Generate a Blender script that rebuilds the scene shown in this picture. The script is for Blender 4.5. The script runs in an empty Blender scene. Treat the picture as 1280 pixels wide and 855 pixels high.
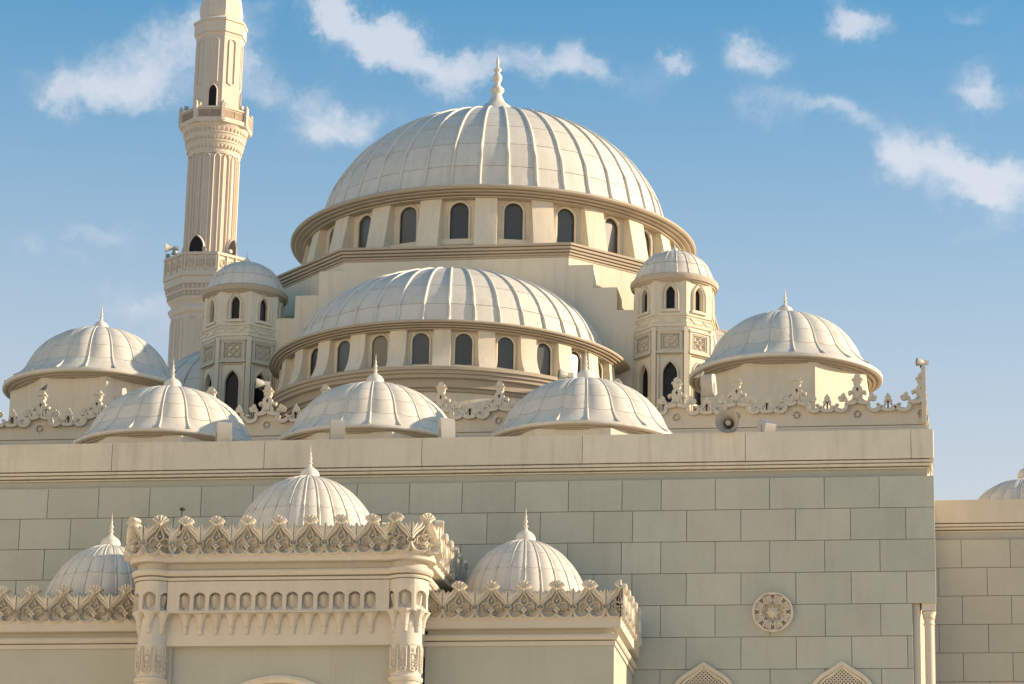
import bpy, bmesh, math, random
from math import sin, cos, pi, radians, sqrt, atan2
from mathutils import Vector, Matrix

random.seed(7)
scene = bpy.context.scene
COL = scene.collection

# ------------------------------------------------------------------ camera
# world: X along the facade (to the right), Y into the building, Z up
CAM = Vector((0, 0, 1.7))
YAW, PITCH, ROLL, FPX = -0.15516, 0.28378, 0.021846, 3807.3
fwd = Vector((sin(YAW)*cos(PITCH), cos(YAW)*cos(PITCH), sin(PITCH)))
r0 = Vector((cos(YAW), -sin(YAW), 0)); u0 = r0.cross(fwd)
rgt = cos(ROLL)*r0 + sin(ROLL)*u0
upv = -sin(ROLL)*r0 + cos(ROLL)*u0
cam_d = bpy.data.cameras.new('camera')
cam_d.sensor_width = 36.0
cam_d.lens = FPX/1280*36.0
cam_d.clip_start = 0.5; cam_d.clip_end = 3000
cam = bpy.data.objects.new('camera', cam_d); COL.objects.link(cam)
m = Matrix((rgt, upv, -fwd)).transposed().to_4x4(); m.translation = CAM
cam.matrix_world = m
scene.camera = cam

# ------------------------------------------------------------------ sky and sun
SUN_AZ = radians(100)     # from -Y (towards the viewer) turning to +X
SUN_EL = radians(18)
SUN_STR, SKY_STR, EXPO = 3.4, 0.10, 1.12
world = bpy.data.worlds.new('World'); scene.world = world; world.use_nodes = True
wn = world.node_tree.nodes; wl = world.node_tree.links
for n in list(wn): wn.remove(n)
def N(tp, **kw):
    n = wn.new(tp)
    for k, v in kw.items(): setattr(n, k, v)
    return n
def wmath(op, a, b=None, clamp=False):
    n = N('ShaderNodeMath', operation=op); n.use_clamp = clamp
    for i, v in enumerate((a, b)):
        if v is None: continue
        if isinstance(v, (int, float)): n.inputs[i].default_value = v
        else: wl.new(v, n.inputs[i])
    return n.outputs[0]
sky = N('ShaderNodeTexSky', sky_type='NISHITA')
sky.sun_disc = False; sky.sun_elevation = SUN_EL
sky.sun_rotation = pi - SUN_AZ
sky.altitude = 10; sky.air_density = 1.0; sky.dust_density = 0.8; sky.ozone_density = 1.0
tc = N('ShaderNodeTexCoord')
dirn = tc.outputs['Generated']
nz = N('ShaderNodeTexNoise'); nz.inputs['Scale'].default_value = 26; nz.inputs['Detail'].default_value = 11
nz.inputs['Roughness'].default_value = 0.62
wl.new(dirn, nz.inputs['Vector'])
nsub = N('ShaderNodeVectorMath', operation='SUBTRACT'); wl.new(nz.outputs['Color'], nsub.inputs[0]); nsub.inputs[1].default_value = (.5, .5, .5)
nscl = N('ShaderNodeVectorMath', operation='SCALE'); wl.new(nsub.outputs[0], nscl.inputs[0]); nscl.inputs['Scale'].default_value = 0.04
dd = N('ShaderNodeVectorMath', operation='ADD'); wl.new(dirn, dd.inputs[0]); wl.new(nscl.outputs[0], dd.inputs[1])
def pix(x, y):
    return (rgt*((x-640)/FPX) - upv*((y-427.5)/FPX) + fwd).normalized()
# cloud banks: heading given as a sight line from the camera, half-length, half-height, tilt, density
CLOUDS = [
    (200, 66, 62, 30, -8, .85), (110, 110, 60, 20, 6, .75), (340, 112, 70, 22, 12, .75), (440, 155, 55, 16, -14, .7),
    (455, 45, 62, 14, 14, .85), (535, 72, 62, 17, 16, .9), (690, 88, 80, 17, 4, .75), (410, 22, 25, 12, 30, .6),
    (935, 66, 32, 12, 6, .7), (955, 125, 42, 18, 8, .5), (1058, 148, 46, 13, 8, .5), (1072, 18, 32, 14, 14, .75),
    (1170, 205, 72, 22, 14, .85), (1250, 226, 55, 26, 14, .85), (1112, 190, 26, 13, 8, .7), (1246, 112, 34, 20, 22, .85), (1228, 262, 45, 11, 18, .5), (1258, 300, 38, 9, 8, .45),
    (112, 290, 36, 12, -8, .5), (25, 318, 28, 12, 8, .5), (180, 365, 45, 14, 0, .35), (175, 400, 40, 22, 0, .35),
    (835, 70, 14, 9, 0, .6), (910, 385, 40, 18, 0, .3), (300, 45, 30, 30, 30, .4), (1210, 12, 20, 8, 0, .4), (100, 328, 20, 7, 0, .4),
]
acc = None
for (x, y, a, b, tl, den) in CLOUDS:
    a *= 1.3; b *= 1.45
    c = pix(x, y); t = radians(tl)
    ux = (rgt*cos(t) - upv*sin(t)); ux = (ux - c*ux.dot(c)).normalized(); vx = c.cross(ux).normalized()
    dp = N('ShaderNodeVectorMath', operation='DOT_PRODUCT'); wl.new(dd.outputs[0], dp.inputs[0]); dp.inputs[1].default_value = ux*(FPX/a)
    dq = N('ShaderNodeVectorMath', operation='DOT_PRODUCT'); wl.new(dd.outputs[0], dq.inputs[0]); dq.inputs[1].default_value = vx*(FPX/b)
    ofs = 0
    r2 = wmath('ADD', wmath('MULTIPLY', dp.outputs['Value'], dp.outputs['Value']), wmath('MULTIPLY', dq.outputs['Value'], dq.outputs['Value']))
    e = wmath('MULTIPLY', wmath('POWER', 2.718, wmath('MULTIPLY', r2, -0.9)), den)
    acc = e if acc is None else wmath('ADD', acc, e)
nz2 = N('ShaderNodeTexNoise'); nz2.inputs['Scale'].default_value = 46; nz2.inputs['Detail'].default_value = 13; nz2.inputs['Roughness'].default_value = 0.6
wl.new(dd.outputs[0], nz2.inputs['Vector'])
nz3 = N('ShaderNodeTexNoise'); nz3.inputs['Scale'].default_value = 7; nz3.inputs['Detail'].default_value = 6
wl.new(dirn, nz3.inputs['Vector'])
veil = wmath('MULTIPLY', wmath('SUBTRACT', nz3.outputs[0], .52, True), .55)
shape = wmath('ADD', wmath('SUBTRACT', wmath('ADD', acc, veil), .40), wmath('MULTIPLY', wmath('SUBTRACT', nz2.outputs[0], .5), 1.9))
ss = N('ShaderNodeMapRange', interpolation_type='SMOOTHSTEP'); wl.new(shape, ss.inputs['Value'])
ss.inputs['From Min'].default_value = -.3; ss.inputs['From Max'].default_value = .75
ss.inputs['To Min'].default_value = 0; ss.inputs['To Max'].default_value = .58
cmask = wmath('MULTIPLY', ss.outputs[0], wmath('MULTIPLY', wmath('ADD', acc, veil), 1.7, True), True)
hs = N('ShaderNodeHueSaturation'); hs.inputs['Hue'].default_value = .488; hs.inputs['Saturation'].default_value = 1.5; hs.inputs['Value'].default_value = .92
wl.new(sky.outputs[0], hs.inputs['Color'])
# pale haze that thickens evenly all round towards the horizon
sep = N('ShaderNodeSeparateXYZ'); wl.new(dirn, sep.inputs[0])
hz = N('ShaderNodeMapRange', interpolation_type='SMOOTHSTEP'); wl.new(sep.outputs['Z'], hz.inputs['Value'])
hz.inputs['From Min'].default_value = .43; hz.inputs['From Max'].default_value = .13
hz.inputs['To Min'].default_value = 0; hz.inputs['To Max'].default_value = .95
mixh = N('ShaderNodeMix', data_type='RGBA'); wl.new(hz.outputs[0], mixh.inputs['Factor'])
wl.new(hs.outputs[0], mixh.inputs['A']); mixh.inputs['B'].default_value = (3.5, 3.3, 3.25, 1)
mixc = N('ShaderNodeMix', data_type='RGBA'); wl.new(cmask, mixc.inputs['Factor'])
wl.new(mixh.outputs['Result'], mixc.inputs['A']); mixc.inputs['B'].default_value = (4.5, 4.3, 4.35, 1)
bg = N('ShaderNodeBackground'); bg.inputs['Strength'].default_value = SKY_STR
wl.new(mixc.outputs['Result'], bg.inputs['Color'])
wo = N('ShaderNodeOutputWorld'); wl.new(bg.outputs[0], wo.inputs[0])

sun_d = bpy.data.lights.new('sun', 'SUN'); sun_d.energy = SUN_STR; sun_d.angle = radians(0.55); sun_d.color = (1.0, .80, .58)
sun = bpy.data.objects.new('sun', sun_d); COL.objects.link(sun)
to_sun = Vector((sin(SUN_AZ)*cos(SUN_EL), -cos(SUN_AZ)*cos(SUN_EL), sin(SUN_EL)))
sun.rotation_euler = to_sun.to_track_quat('Z', 'Y').to_euler()
vs = scene.view_settings
vs.view_transform = 'Standard'; vs.look = 'None'; vs.gamma = 1.0; vs.exposure = EXPO; vs.use_curve_mapping = False
scene.cycles.max_bounces = 4
scene.cycles.diffuse_bounces = 3

# ------------------------------------------------------------------ materials
def mat(name, base, rough=.8, var=.10, streak=.10, spec=.25, bump=.15, rnd=.04, dirt=(.30, .24, .17), dirt_amt=.25, metal=0, grain=1.0):
    M = bpy.data.materials.new(name); M.use_nodes = True
    n = M.node_tree.nodes; l = M.node_tree.links
    P = n['Principled BSDF']; P.inputs['Roughness'].default_value = rough; P.inputs['Specular IOR Level'].default_value = spec
    P.inputs['Metallic'].default_value = metal
    geo = n.new('ShaderNodeNewGeometry'); oi = n.new('ShaderNodeObjectInfo')
    def mth(op, a, b=None, clamp=False):
        q = n.new('ShaderNodeMath'); q.operation = op; q.use_clamp = clamp
        for i, v in enumerate((a, b)):
            if v is None: continue
            if isinstance(v, (int, float)): q.inputs[i].default_value = v
            else: l.new(v, q.inputs[i])
        return q.outputs[0]
    def noise(sc, det, scale_vec=None, rough_=.55):
        t = n.new('ShaderNodeTexNoise'); t.inputs['Scale'].default_value = sc; t.inputs['Detail'].default_value = det; t.inputs['Roughness'].default_value = rough_
        if scale_vec:
            mp = n.new('ShaderNodeMapping'); mp.inputs['Scale'].default_value = scale_vec
            l.new(geo.outputs['Position'], mp.inputs['Vector']); l.new(mp.outputs[0], t.inputs['Vector'])
        else: l.new(geo.outputs['Position'], t.inputs['Vector'])
        return t.outputs[0]
    big = noise(.9*grain, 5); fine = noise(9*grain, 5); stk = noise(1.0, 4, (5.5, 5.5, .55))
    v = mth('ADD', 1.0, mth('MULTIPLY', mth('SUBTRACT', big, .5), var*2.2))
    v = mth('ADD', v, mth('MULTIPLY', mth('SUBTRACT', fine, .5), var*1.1))
    v = mth('ADD', v, mth('MULTIPLY', mth('SUBTRACT', oi.outputs['Random'], .5), rnd*2))
    d = mth('MULTIPLY', mth('SUBTRACT', stk, .5, True), streak*5)
    d = mth('ADD', d, mth('MULTIPLY', mth('MULTIPLY', mth('SUBTRACT', fine, .56, True), mth('SUBTRACT', big, .42, True)), dirt_amt*30), True)
    mul = n.new('ShaderNodeVectorMath'); mul.operation = 'SCALE'; mul.inputs[0].default_value = base; l.new(v, mul.inputs['Scale'])
    mx = n.new('ShaderNodeMix'); mx.data_type = 'RGBA'; l.new(mth('MULTIPLY', d, .6), mx.inputs['Factor']); l.new(mul.outputs[0], mx.inputs['A'])
    mx.inputs['B'].default_value = (*dirt, 1)
    l.new(mx.outputs['Result'], P.inputs['Base Color'])
    if bump:
        b = n.new('ShaderNodeBump'); b.inputs['Strength'].default_value = bump; b.inputs['Distance'].default_value = .02
        l.new(fine, b.inputs['Height']); l.new(b.outputs[0], P.inputs['Normal'])
    return M

M_CREAM = mat('cream_cast_stone', (.63, .56, .435), var=.09, streak=.16)
M_DRUM = mat('cream_render', (.72, .64, .485), var=.10, streak=.27)
M_TRIM = mat('moulding_stone', (.49, .41, .30), var=.11, streak=.16)
M_PORTAL = mat('rosy_cast_stone', (.58, .53, .425), var=.09, streak=.14, dirt_amt=.3)
M_MINARET = mat('minaret_stone', (.71, .59, .455), var=.07, streak=.14)
M_WALL = mat('sage_grey_block', (.458, .463, .38), var=.13, streak=.26, rnd=.06, dirt=(.30, .27, .21))
M_RENDER = mat('sage_grey_render', (.452, .448, .36), var=.10, streak=.20)
M_BAND = mat('parapet_stone', (.66, .605, .475), var=.14, streak=.42, rnd=.03)
M_ANNEX = mat('sand_block', (.48, .455, .37), var=.10, streak=.12, rnd=.04)
M_JOINT = mat('mortar_joint', (.25, .22, .175), var=.1, streak=0, bump=0)
M_DOME = mat('dome_panel_white', (.69, .635, .525), rough=.6, var=.11, streak=.26, spec=.35, rnd=.035)
M_RIB = mat('dome_rib_white', (.70, .645, .545), rough=.6, var=.06, streak=.05, spec=.35)
M_SEAM = mat('dome_seam', (.56, .50, .405), var=.1, streak=.1, bump=0)
M_WHITE = mat('white_painted_metal', (.46, .43, .37), rough=.45, var=.04, streak=.08, spec=.4)
M_DARK = mat('dark_metal', (.06, .05, .045), rough=.5, var=.1, streak=0)
M_LENS = mat('lamp_glass', (.28, .28, .27), rough=.15, var=.05, streak=0, spec=.6, bump=0)
M_GREY = mat('grey_feather', (.13, .13, .14), rough=.8, var=.2, streak=0)
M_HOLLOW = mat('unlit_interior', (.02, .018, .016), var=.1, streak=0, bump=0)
M_PAVE = mat('plaza_paving', (.66, .57, .45), var=.12, streak=.0, grain=.4)
M_ROOF = mat('roof_screed', (.45, .42, .36), var=.12, streak=0)
M_SHADED_GROUND = mat('shaded_relief_ground', (.50, .445, .345), var=.1, streak=.1)  # portal cream darkened for sunk grounds; recess shade put into the colour
def glass(name, c, sp):
    M = bpy.data.materials.new(name); M.use_nodes = True
    P = M.node_tree.nodes['Principled BSDF']
    nn = M.node_tree.nodes; oi = nn.new('ShaderNodeObjectInfo'); mr = nn.new('ShaderNodeMapRange'); M.node_tree.links.new(oi.outputs['Random'], mr.inputs['Value'])
    mr.inputs['To Min'].default_value = .55; mr.inputs['To Max'].default_value = 1.5  # random tone per pane stands in for differing reflections
    sc_ = nn.new('ShaderNodeVectorMath'); sc_.operation = 'SCALE'; sc_.inputs[0].default_value = c; M.node_tree.links.new(mr.outputs[0], sc_.inputs['Scale']); M.node_tree.links.new(sc_.outputs[0], P.inputs['Base Color'])
    P.inputs['Base Color'].default_value = (*c, 1); P.inputs['Roughness'].default_value = .2
    P.inputs['Specular IOR Level'].default_value = sp
    return M
M_GLASS = glass('tinted_window_glass', (.085, .085, .072), .55)
M_GLASSD = glass('dark_window_glass', (.022, .018, .015), .25)

# ------------------------------------------------------------------ mesh helpers
class MB:
    def __init__(s): s.v = []; s.f = []; s.m = []; s.cur = 0
    def add(s, vs, fs):
        o = len(s.v); s.v += [tuple(p) for p in vs]; s.f += [tuple(i+o for i in q) for q in fs]; s.m += [s.cur]*len(fs); return s
    def box(s, x0, x1, y0, y1, z0, z1):
        return s.add([(x0,y0,z0),(x1,y0,z0),(x1,y1,z0),(x0,y1,z0),(x0,y0,z1),(x1,y0,z1),(x1,y1,z1),(x0,y1,z1)],
                     [(0,1,5,4),(1,2,6,5),(2,3,7,6),(3,0,4,7),(4,5,6,7),(3,2,1,0)])
    def bevbox(s, x0, x1, y0, y1, z0, z1, b):
        # front (-Y) face inset by b: a chamfered slab
        return s.add([(x0,y1,z0),(x1,y1,z0),(x1,y1,z1),(x0,y1,z1),(x0,y0+b,z0),(x1,y0+b,z0),(x1,y0+b,z1),(x0,y0+b,z1),
                      (x0+b,y0,z0+b),(x1-b,y0,z0+b),(x1-b,y0,z1-b),(x0+b,y0,z1-b)],
                     [(0,1,5,4),(1,2,6,5),(2,3,7,6),(3,0,4,7),(4,5,9,8),(5,6,10,9),(6,7,11,10),(7,4,8,11),(8,9,10,11),(3,2,1,0)])
    def prism(s, poly, y0, y1):
        # polygon in (x,z) from front y0 to back y1
        n = len(poly); vs = [(x, y0, z) for x, z in poly] + [(x, y1, z) for x, z in poly]
        return s.add(vs, [tuple(range(n)), tuple(range(2*n-1, n-1, -1))] + [(i, (i+1) % n, (i+1) % n+n, i+n) for i in range(n)])
    def zprism(s, poly, z0, z1):
        n = len(poly); vs = [(x, y, z0) for x, y in poly] + [(x, y, z1) for x, y in poly]
        return s.add(vs, [tuple(range(n)), tuple(range(2*n-1, n-1, -1))] + [(i, (i+1) % n, (i+1) % n+n, i+n) for i in range(n)])
    def lathe(s, prof, n=64, a0=0, a1=2*pi, c=(0, 0)):
        full = abs(a1-a0-2*pi) < 1e-6; m = n if full else n+1; k = len(prof); vs = []
        for i in range(m):
            a = a0+(a1-a0)*i/n
            vs += [(c[0]+r*sin(a), c[1]-r*cos(a), z) for r, z in prof]
        fs = []
        for i in range(n):
            j = (i+1) % m
            for q in range(k-1): fs.append((i*k+q, j*k+q, j*k+q+1, i*k+q+1))
        return s.add(vs, fs)
    def tube(s, pts, rad, n=6, cap=True):
        pts = [Vector(p) for p in pts]; k = len(pts); vs = []
        for i, p in enumerate(pts):
            t = (pts[min(i+1, k-1)]-pts[max(i-1, 0)]).normalized()
            a = Vector((0, 0, 1)) if abs(t.z) < .9 else Vector((1, 0, 0))
            u = t.cross(a).normalized(); w = t.cross(u)
            r = rad[i] if isinstance(rad, (list, tuple)) else rad
            vs += [p+(u*cos(2*pi*j/n)+w*sin(2*pi*j/n))*r for j in range(n)]
        fs = [(i*n+j, i*n+(j+1) % n, (i+1)*n+(j+1) % n, (i+1)*n+j) for i in range(k-1) for j in range(n)]
        if cap: fs += [tuple(range(n))[::-1], tuple(range((k-1)*n, k*n))]
        return s.add(vs, fs)
    def ribbon(s, path, w, y0, y1, closed=False, rnd=True):
        # raised band following a 2-D (x,z) path, back at y0, crest at y1 (y1 < y0)
        k = len(path); vs = []
        for i in range(k):
            if closed: a, b = path[i-1], path[(i+1) % k]
            else: a, b = path[max(i-1, 0)], path[min(i+1, k-1)]
            tx, tz = b[0]-a[0], b[1]-a[1]; L = sqrt(tx*tx+tz*tz) or 1; nx, nz_ = -tz/L, tx/L
            x, z = path[i]; h = (w[i] if isinstance(w, (list, tuple)) else w)/2
            if rnd: cs = [(-1, y0), (-.8, y0+(y1-y0)*.65), (0, y1), (.8, y0+(y1-y0)*.65), (1, y0)]
            else: cs = [(-1, y0), (-.92, y1), (0, y1), (.92, y1), (1, y0)]
            vs += [(x+nx*h*q, y, z+nz_*h*q) for q, y in cs]
        fs = []
        for i in range(k if closed else k-1):
            j = (i+1) % k
            for q in range(4): fs.append((i*5+q, j*5+q, j*5+q+1, i*5+q+1))
        if not closed: fs += [(0, 1, 2, 3, 4), tuple(range(k*5-1, k*5-6, -1))]
        return s.add(vs, fs)
    def blob(s, x, z, r, y0, y1, n=8, sz=1.0):
        vs = [(x+r*cos(2*pi*i/n), y0, z+sz*r*sin(2*pi*i/n)) for i in range(n)]
        vs += [(x+.72*r*cos(2*pi*i/n), y0+(y1-y0)*.75, z+sz*.72*r*sin(2*pi*i/n)) for i in range(n)] + [(x, y1, z)]
        fs = [(i, (i+1) % n, n+(i+1) % n, n+i) for i in range(n)] + [(n+i, n+(i+1) % n, 2*n) for i in range(n)]
        return s.add(vs, fs)
    def sweep(s, path, prof, closed=False):
        # path: plan polyline (x,y), outward on its right hand side; prof: (outward, z)
        k = len(path); P = [Vector((p[0], p[1])) for p in path]; vs = []; m = len(prof)
        def nrm(a, b):
            d = (b-a).normalized(); return Vector((d.y, -d.x))
        for i in range(k):
            if closed: n1, n2 = nrm(P[i-1], P[i]), nrm(P[i], P[(i+1) % k])
            else:
                n1 = nrm(P[i-1], P[i]) if i > 0 else nrm(P[0], P[1]); n2 = nrm(P[i], P[i+1]) if i < k-1 else n1
            nn = (n1+n2); nn = nn/max(nn.dot(n1), .3) if nn.length > 1e-6 else n1
            vs += [(P[i].x+nn.x*d, P[i].y+nn.y*d, z) for d, z in prof]
        fs = []
        for i in range(k if closed else k-1):
            j = (i+1) % k
            for q in range(m-1): fs.append((i*m+q, j*m+q, j*m+q+1, i*m+q+1))
        if not closed: fs += [tuple(range(m)), tuple(range(k*m-1, k*m-m-1, -1))]
        return s.add(vs, fs)
    def xf(s, fn): s.v = [tuple(fn(*p)) for p in s.v]; return s
    def mesh(s, name, material, sharp=35, merge=True):
        me = bpy.data.meshes.new(name); me.from_pydata(s.v, [], s.f)
        me.polygons.foreach_set('material_index', s.m)
        bm = bmesh.new(); bm.from_mesh(me)
        if merge: bmesh.ops.remove_doubles(bm, verts=bm.verts, dist=1e-5)
        bmesh.ops.recalc_face_normals(bm, faces=bm.faces); bm.to_mesh(me); bm.free()
        for q in (material if isinstance(material, (list, tuple)) else (material,)): me.materials.append(q)
        me.polygons.foreach_set('use_smooth', [True]*len(me.polygons))
        me.set_sharp_from_angle(angle=radians(sharp)); me.update()
        return me
    def build(s, name, material, parent=None, loc=(0, 0, 0), rz=0, sharp=35):
        return put(name, s.mesh(name, material, sharp), parent, loc, rz)

def put(name, me, parent=None, loc=(0, 0, 0), rz=0):
    o = bpy.data.objects.new(name, me); COL.objects.link(o)
    if parent: o.parent = parent
    o.location = loc; o.rotation_euler = (0, 0, rz)
    return o
def thing(name, label, cat, loc=(0, 0, 0), rz=0, group=None):
    o = bpy.data.objects.new(name, None); COL.objects.link(o); o.location = loc; o.rotation_euler = (0, 0, rz)
    o.empty_display_size = .3
    o['label'] = label; o['category'] = cat
    if group: o['group'] = group
    return o
def copy_tree(o, parent=None):
    c = o.copy(); COL.objects.link(c); c.parent = parent
    for ch in list(o.children): copy_tree(ch, c)
    return c
def structure(o): o['kind'] = 'structure'; return o

def cr(pts, n=5, closed=False):
    # Catmull-Rom through 2-D points
    out = []; k = len(pts)
    for i in range(k if closed else k-1):
        if closed: p0, p1, p2, p3 = pts[i-1], pts[i], pts[(i+1) % k], pts[(i+2) % k]
        else: p0, p1, p2, p3 = pts[max(i-1, 0)], pts[i], pts[i+1], pts[min(i+2, k-1)]
        for j in range(n):
            t = j/n
            out.append(tuple(.5*((2*p1[q])+(-p0[q]+p2[q])*t+(2*p0[q]-5*p1[q]+4*p2[q]-p3[q])*t*t+(-p0[q]+3*p1[q]-3*p2[q]+p3[q])*t**3) for q in range(2)))
    if not closed: out.append(tuple(pts[-1]))
    return out
def arch(w, h, kind='round', n=8, x=0, z=0):
    h2 = w/2; pts = [(-h2, 0)]
    if kind == 'round':
        s = h-h2; pts += [(-h2*cos(pi*i/(2*n)), s+h2*sin(pi*i/(2*n))) for i in range(n+1)]
    else:
        k = kind if isinstance(kind, float) else 1.0
        r = w*k; top = sqrt(r*r-(r-h2)**2); s = h-top; a1 = math.acos((r-h2)/r)
        pts += [(-h2+r-r*cos(a1*i/n), s+r*sin(a1*i/n)) for i in range(n+1)]
    pts += [(-px, pz) for px, pz in pts[:-1][::-1]]
    return [(x+px, z+pz) for px, pz in pts]
def holed(mb, x0, x1, z0, z1, out, y=0, depth=.15):
    # wall panel in the plane y with an opening 'out' (from bottom-left over the top to bottom-right), reveal going back
    k = len(out)//2; xc, zt = out[k]; zb = out[0][1]
    L = [(x0, z0), (xc, z0), (xc, zb)] + out[:k+1] + [(xc, z1), (x0, z1)]
    Rr = [(x1, z0), (x1, z1), (xc, z1)] + out[k:] + [(xc, zb), (xc, z0)]
    for poly in (L, Rr):
        mb.add([(a, y, b) for a, b in poly], [tuple(range(len(poly)))])
    lo = out + [out[0]]; n = len(lo)
    mb.add([(a, y, b) for a, b in lo]+[(a, y+depth, b) for a, b in lo], [(i, i+1, i+1+n, i+n) for i in range(n-1)])
    return mb
def pane(out, y): return MB().add([(a, y, b) for a, b in out]+[(a, y+.03, b) for a, b in out],
    [tuple(range(len(out))), tuple(range(2*len(out)-1, len(out)-1, -1))])
def bend(R, cx=0, cy=0):
    # wrap a flat panel (front at y=0) round a vertical cylinder of radius R centred at (cx,cy)
    def f(x, y, z):
        a = x/R; r = R-y
        return (cx+r*sin(a), cy-r*cos(a), z)
    return f
def polygon(n, rv, off=0, c=(0, 0)):
    # plan polygon, counter-clockwise seen from above => outward on the right hand side
    return [(c[0]+rv*cos(off+2*pi*i/n), c[1]+rv*sin(off+2*pi*i/n)) for i in range(n)]

# ------------------------------------------------------------------ domes
def finial(parent, z, s, name='finial'):
    p = [(.55, -.45), (.46, -.1), (.43, 0), (.44, .08), (.41, .19), (.33, .30), (.20, .39), (.11, .45), (.075, .51), (.06, .58), (.11, .61), (.115, .64), (.06, .67), (.05, .78), (.085, .82), (.09, .86), (.045, .92), (.035, 1.0), (.055, 1.04), (.055, 1.07), (.022, 1.12), (.014, 1.3), (.002, 1.48)]
    return MB().lathe([(r*s, z+q*s) for r, q in p], 14).build(name, M_RIB, parent, sharp=50)

def dome(parent, R, H, z0, nrib, rows, off=0, half=False, flare=0, tf=.22, ribw=.035, dip=0, bulge=0, gap=.012, top_t=.95, foot=True, panel_label=None):
    def prof(t):
        a = t*pi/2
        return (R*cos(a)+flare*max(0, 1-t/tf)**2, z0+H*sin(a))
    step = (pi if half else 2*pi)/nrib; hu = step/2
    a0, a1 = (-pi/2, pi/2) if half else (0, 2*pi)
    ts = [i/24*top_t for i in range(25)]
    MB().lathe([(max(prof(t)[0]-.03, .02), prof(t)[1]-.012) for t in ts]+[(.0, prof(1)[1]-.012)], 48 if not half else 28, a0, a1).build('shell', M_SEAM, parent)
    edges = list(rows)+[top_t]
    NU = 6
    for j in range(len(edges)-1):
        mb = MB(); NV = 3; g = []
        for iv in range(NV+1):
            row = []
            for iu in range(NU+1):
                u = -1+2*iu/NU
                tl = edges[j]-(dip*(1-u*u) if j > 0 else 0); tu = edges[j+1]-(dip*(1-u*u) if j < len(edges)-2 else 0)
                gt = gap/(H*1.5)
                t = tl+gt+(tu-tl-2*gt)*iv/NV
                r, z = prof(t); r += bulge*(1-u*u)*min(1, 4*t*(1.02-t)+.2)
                au = u*(hu-.002/max(r, .3))
                row.append((r*sin(au), -r*cos(au), z))
            g.append(row)
        W = NU+1; vs = [p for row in g for p in row]
        fs = [(iv*W+iu, iv*W+iu+1, (iv+1)*W+iu+1, (iv+1)*W+iu) for iv in range(NV) for iu in range(NU)]
        ring = list(range(W))+[iv*W+NU for iv in range(1, NV+1)]+[NV*W+iu for iu in range(NU-1, -1, -1)]+[iv*W for iv in range(NV-1, 0, -1)]
        o = len(vs)
        for q in ring:
            x, y, z = vs[q]; rr = sqrt(x*x+y*y) or 1
            vs.append((x*(1-.03/max(rr, .1)), y*(1-.03/max(rr, .1)), z-.015))
        fs += [(ring[i], ring[(i+1) % len(ring)], o+(i+1) % len(ring), o+i) for i in range(len(ring))]
        mb.add(vs, fs); me = mb.mesh('panel', M_DOME)
        for i in range(nrib):
            a = (-pi/2+hu+i*step) if half else off+hu+i*step
            put('panel', me, parent, rz=a)
    pts = []; rad = []
    if foot:
        r, z = prof(rows[0]); pts += [(0, -(r+ribw*1.6), z-ribw*.2), (0, -(r+ribw*.9), z+ribw*.4)]; rad += [ribw*1.25, ribw*1.2]
    K = 16
    for i in range(K+1):
        t = rows[0]+(top_t+.01-rows[0])*i/K; r, z = prof(t)
        if foot and i == 0: z += ribw
        pts.append((0, -(r+ribw*.25), z)); rad.append(ribw*(1-.45*i/K))
    me = MB().tube(pts, rad, 6).mesh('rib', M_RIB, 70)
    for i in range(nrib+(1 if half else 0)):
        put('rib', me, parent, rz=(-pi/2+i*step) if half else off+i*step)
    return prof

def lip_profile(R, z, h, inner, steps=3):
    # cornice under a dome: rounded top edge, then stepped mouldings running in to radius 'inner'
    p = [(R-.16, z+h*.9), (R-.04, z+h*.62), (R, z+h*.30), (R-.005, z)]
    d = (R-inner)/(steps+.5); r = R-.02; zz = z
    for i in range(steps):
        p += [(r-d*.45, zz-.012), (r-d*.5, zz-h*.22), (r-d*.95, zz-h*.26)]
        r -= d; zz -= h*.26
    p += [(inner-.05, zz-.01)]
    return p

# ================================================================== SETTING
g = MB().box(-400, 400, -300, 500, -.3, 0).build('ground', M_PAVE); structure(g)

# unseen pale street block facing the mosque forecourt, out of the picture on the left; placed and sized to bounce warm sunlight onto the mosque front
M_BLOCK = mat('pale_street_render', (.78, .72, .60), var=.06, streak=.05)
cb = MB().box(-62, -38, -30, 47, 0, 40)
for q in range(1, 12): cb.box(-37.99, -37.75, -30.1, 47.1, q*3.4-.25, q*3.4)
structure(cb.build('unseen_street_block', M_BLOCK))
cw_ = MB()
for q in range(11):
    for y in range(-28, 46, 5): cw_.box(-38.02, -37.96, y, y+1.7, q*3.4+1.0, q*3.4+2.5)
wb = cw_.build('unseen_street_block_glazing', M_GLASS); structure(wb)

XC = -13.0            # axis of the mosque
XR, XL = -.75, -25.25  # ends of the hall front
ROW = .652; ZT = 16.43

# ------------------------------------------------------------------ prayer hall (front block)
hall = thing('prayer_hall', 'long grey-green block-faced prayer hall wall with plain parapet behind the entrance porch', 'building', (XC, 60, 0))
def hx(x): return x-XC
fw = MB()
fw.box(hx(XL), hx(XR)-.47, .022, .55, 0, 13.84)
fw.box(hx(XL), hx(XR)-.012, .022, .55, 13.84, ZT-.004)
front_wall = fw.build('front_wall', M_JOINT, hall)
sw = MB().box(hx(XR)-.60, hx(XR)-.36, .56, 39, 0, 17.2).box(hx(XL)+.02, hx(XL)+.3, .56, 39, 0, ZT-.01).box(hx(XL), hx(XR)-.02, 38.6, 39, 0, ZT)
sw.build('side_wall', M_ANNEX, hall)
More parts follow.
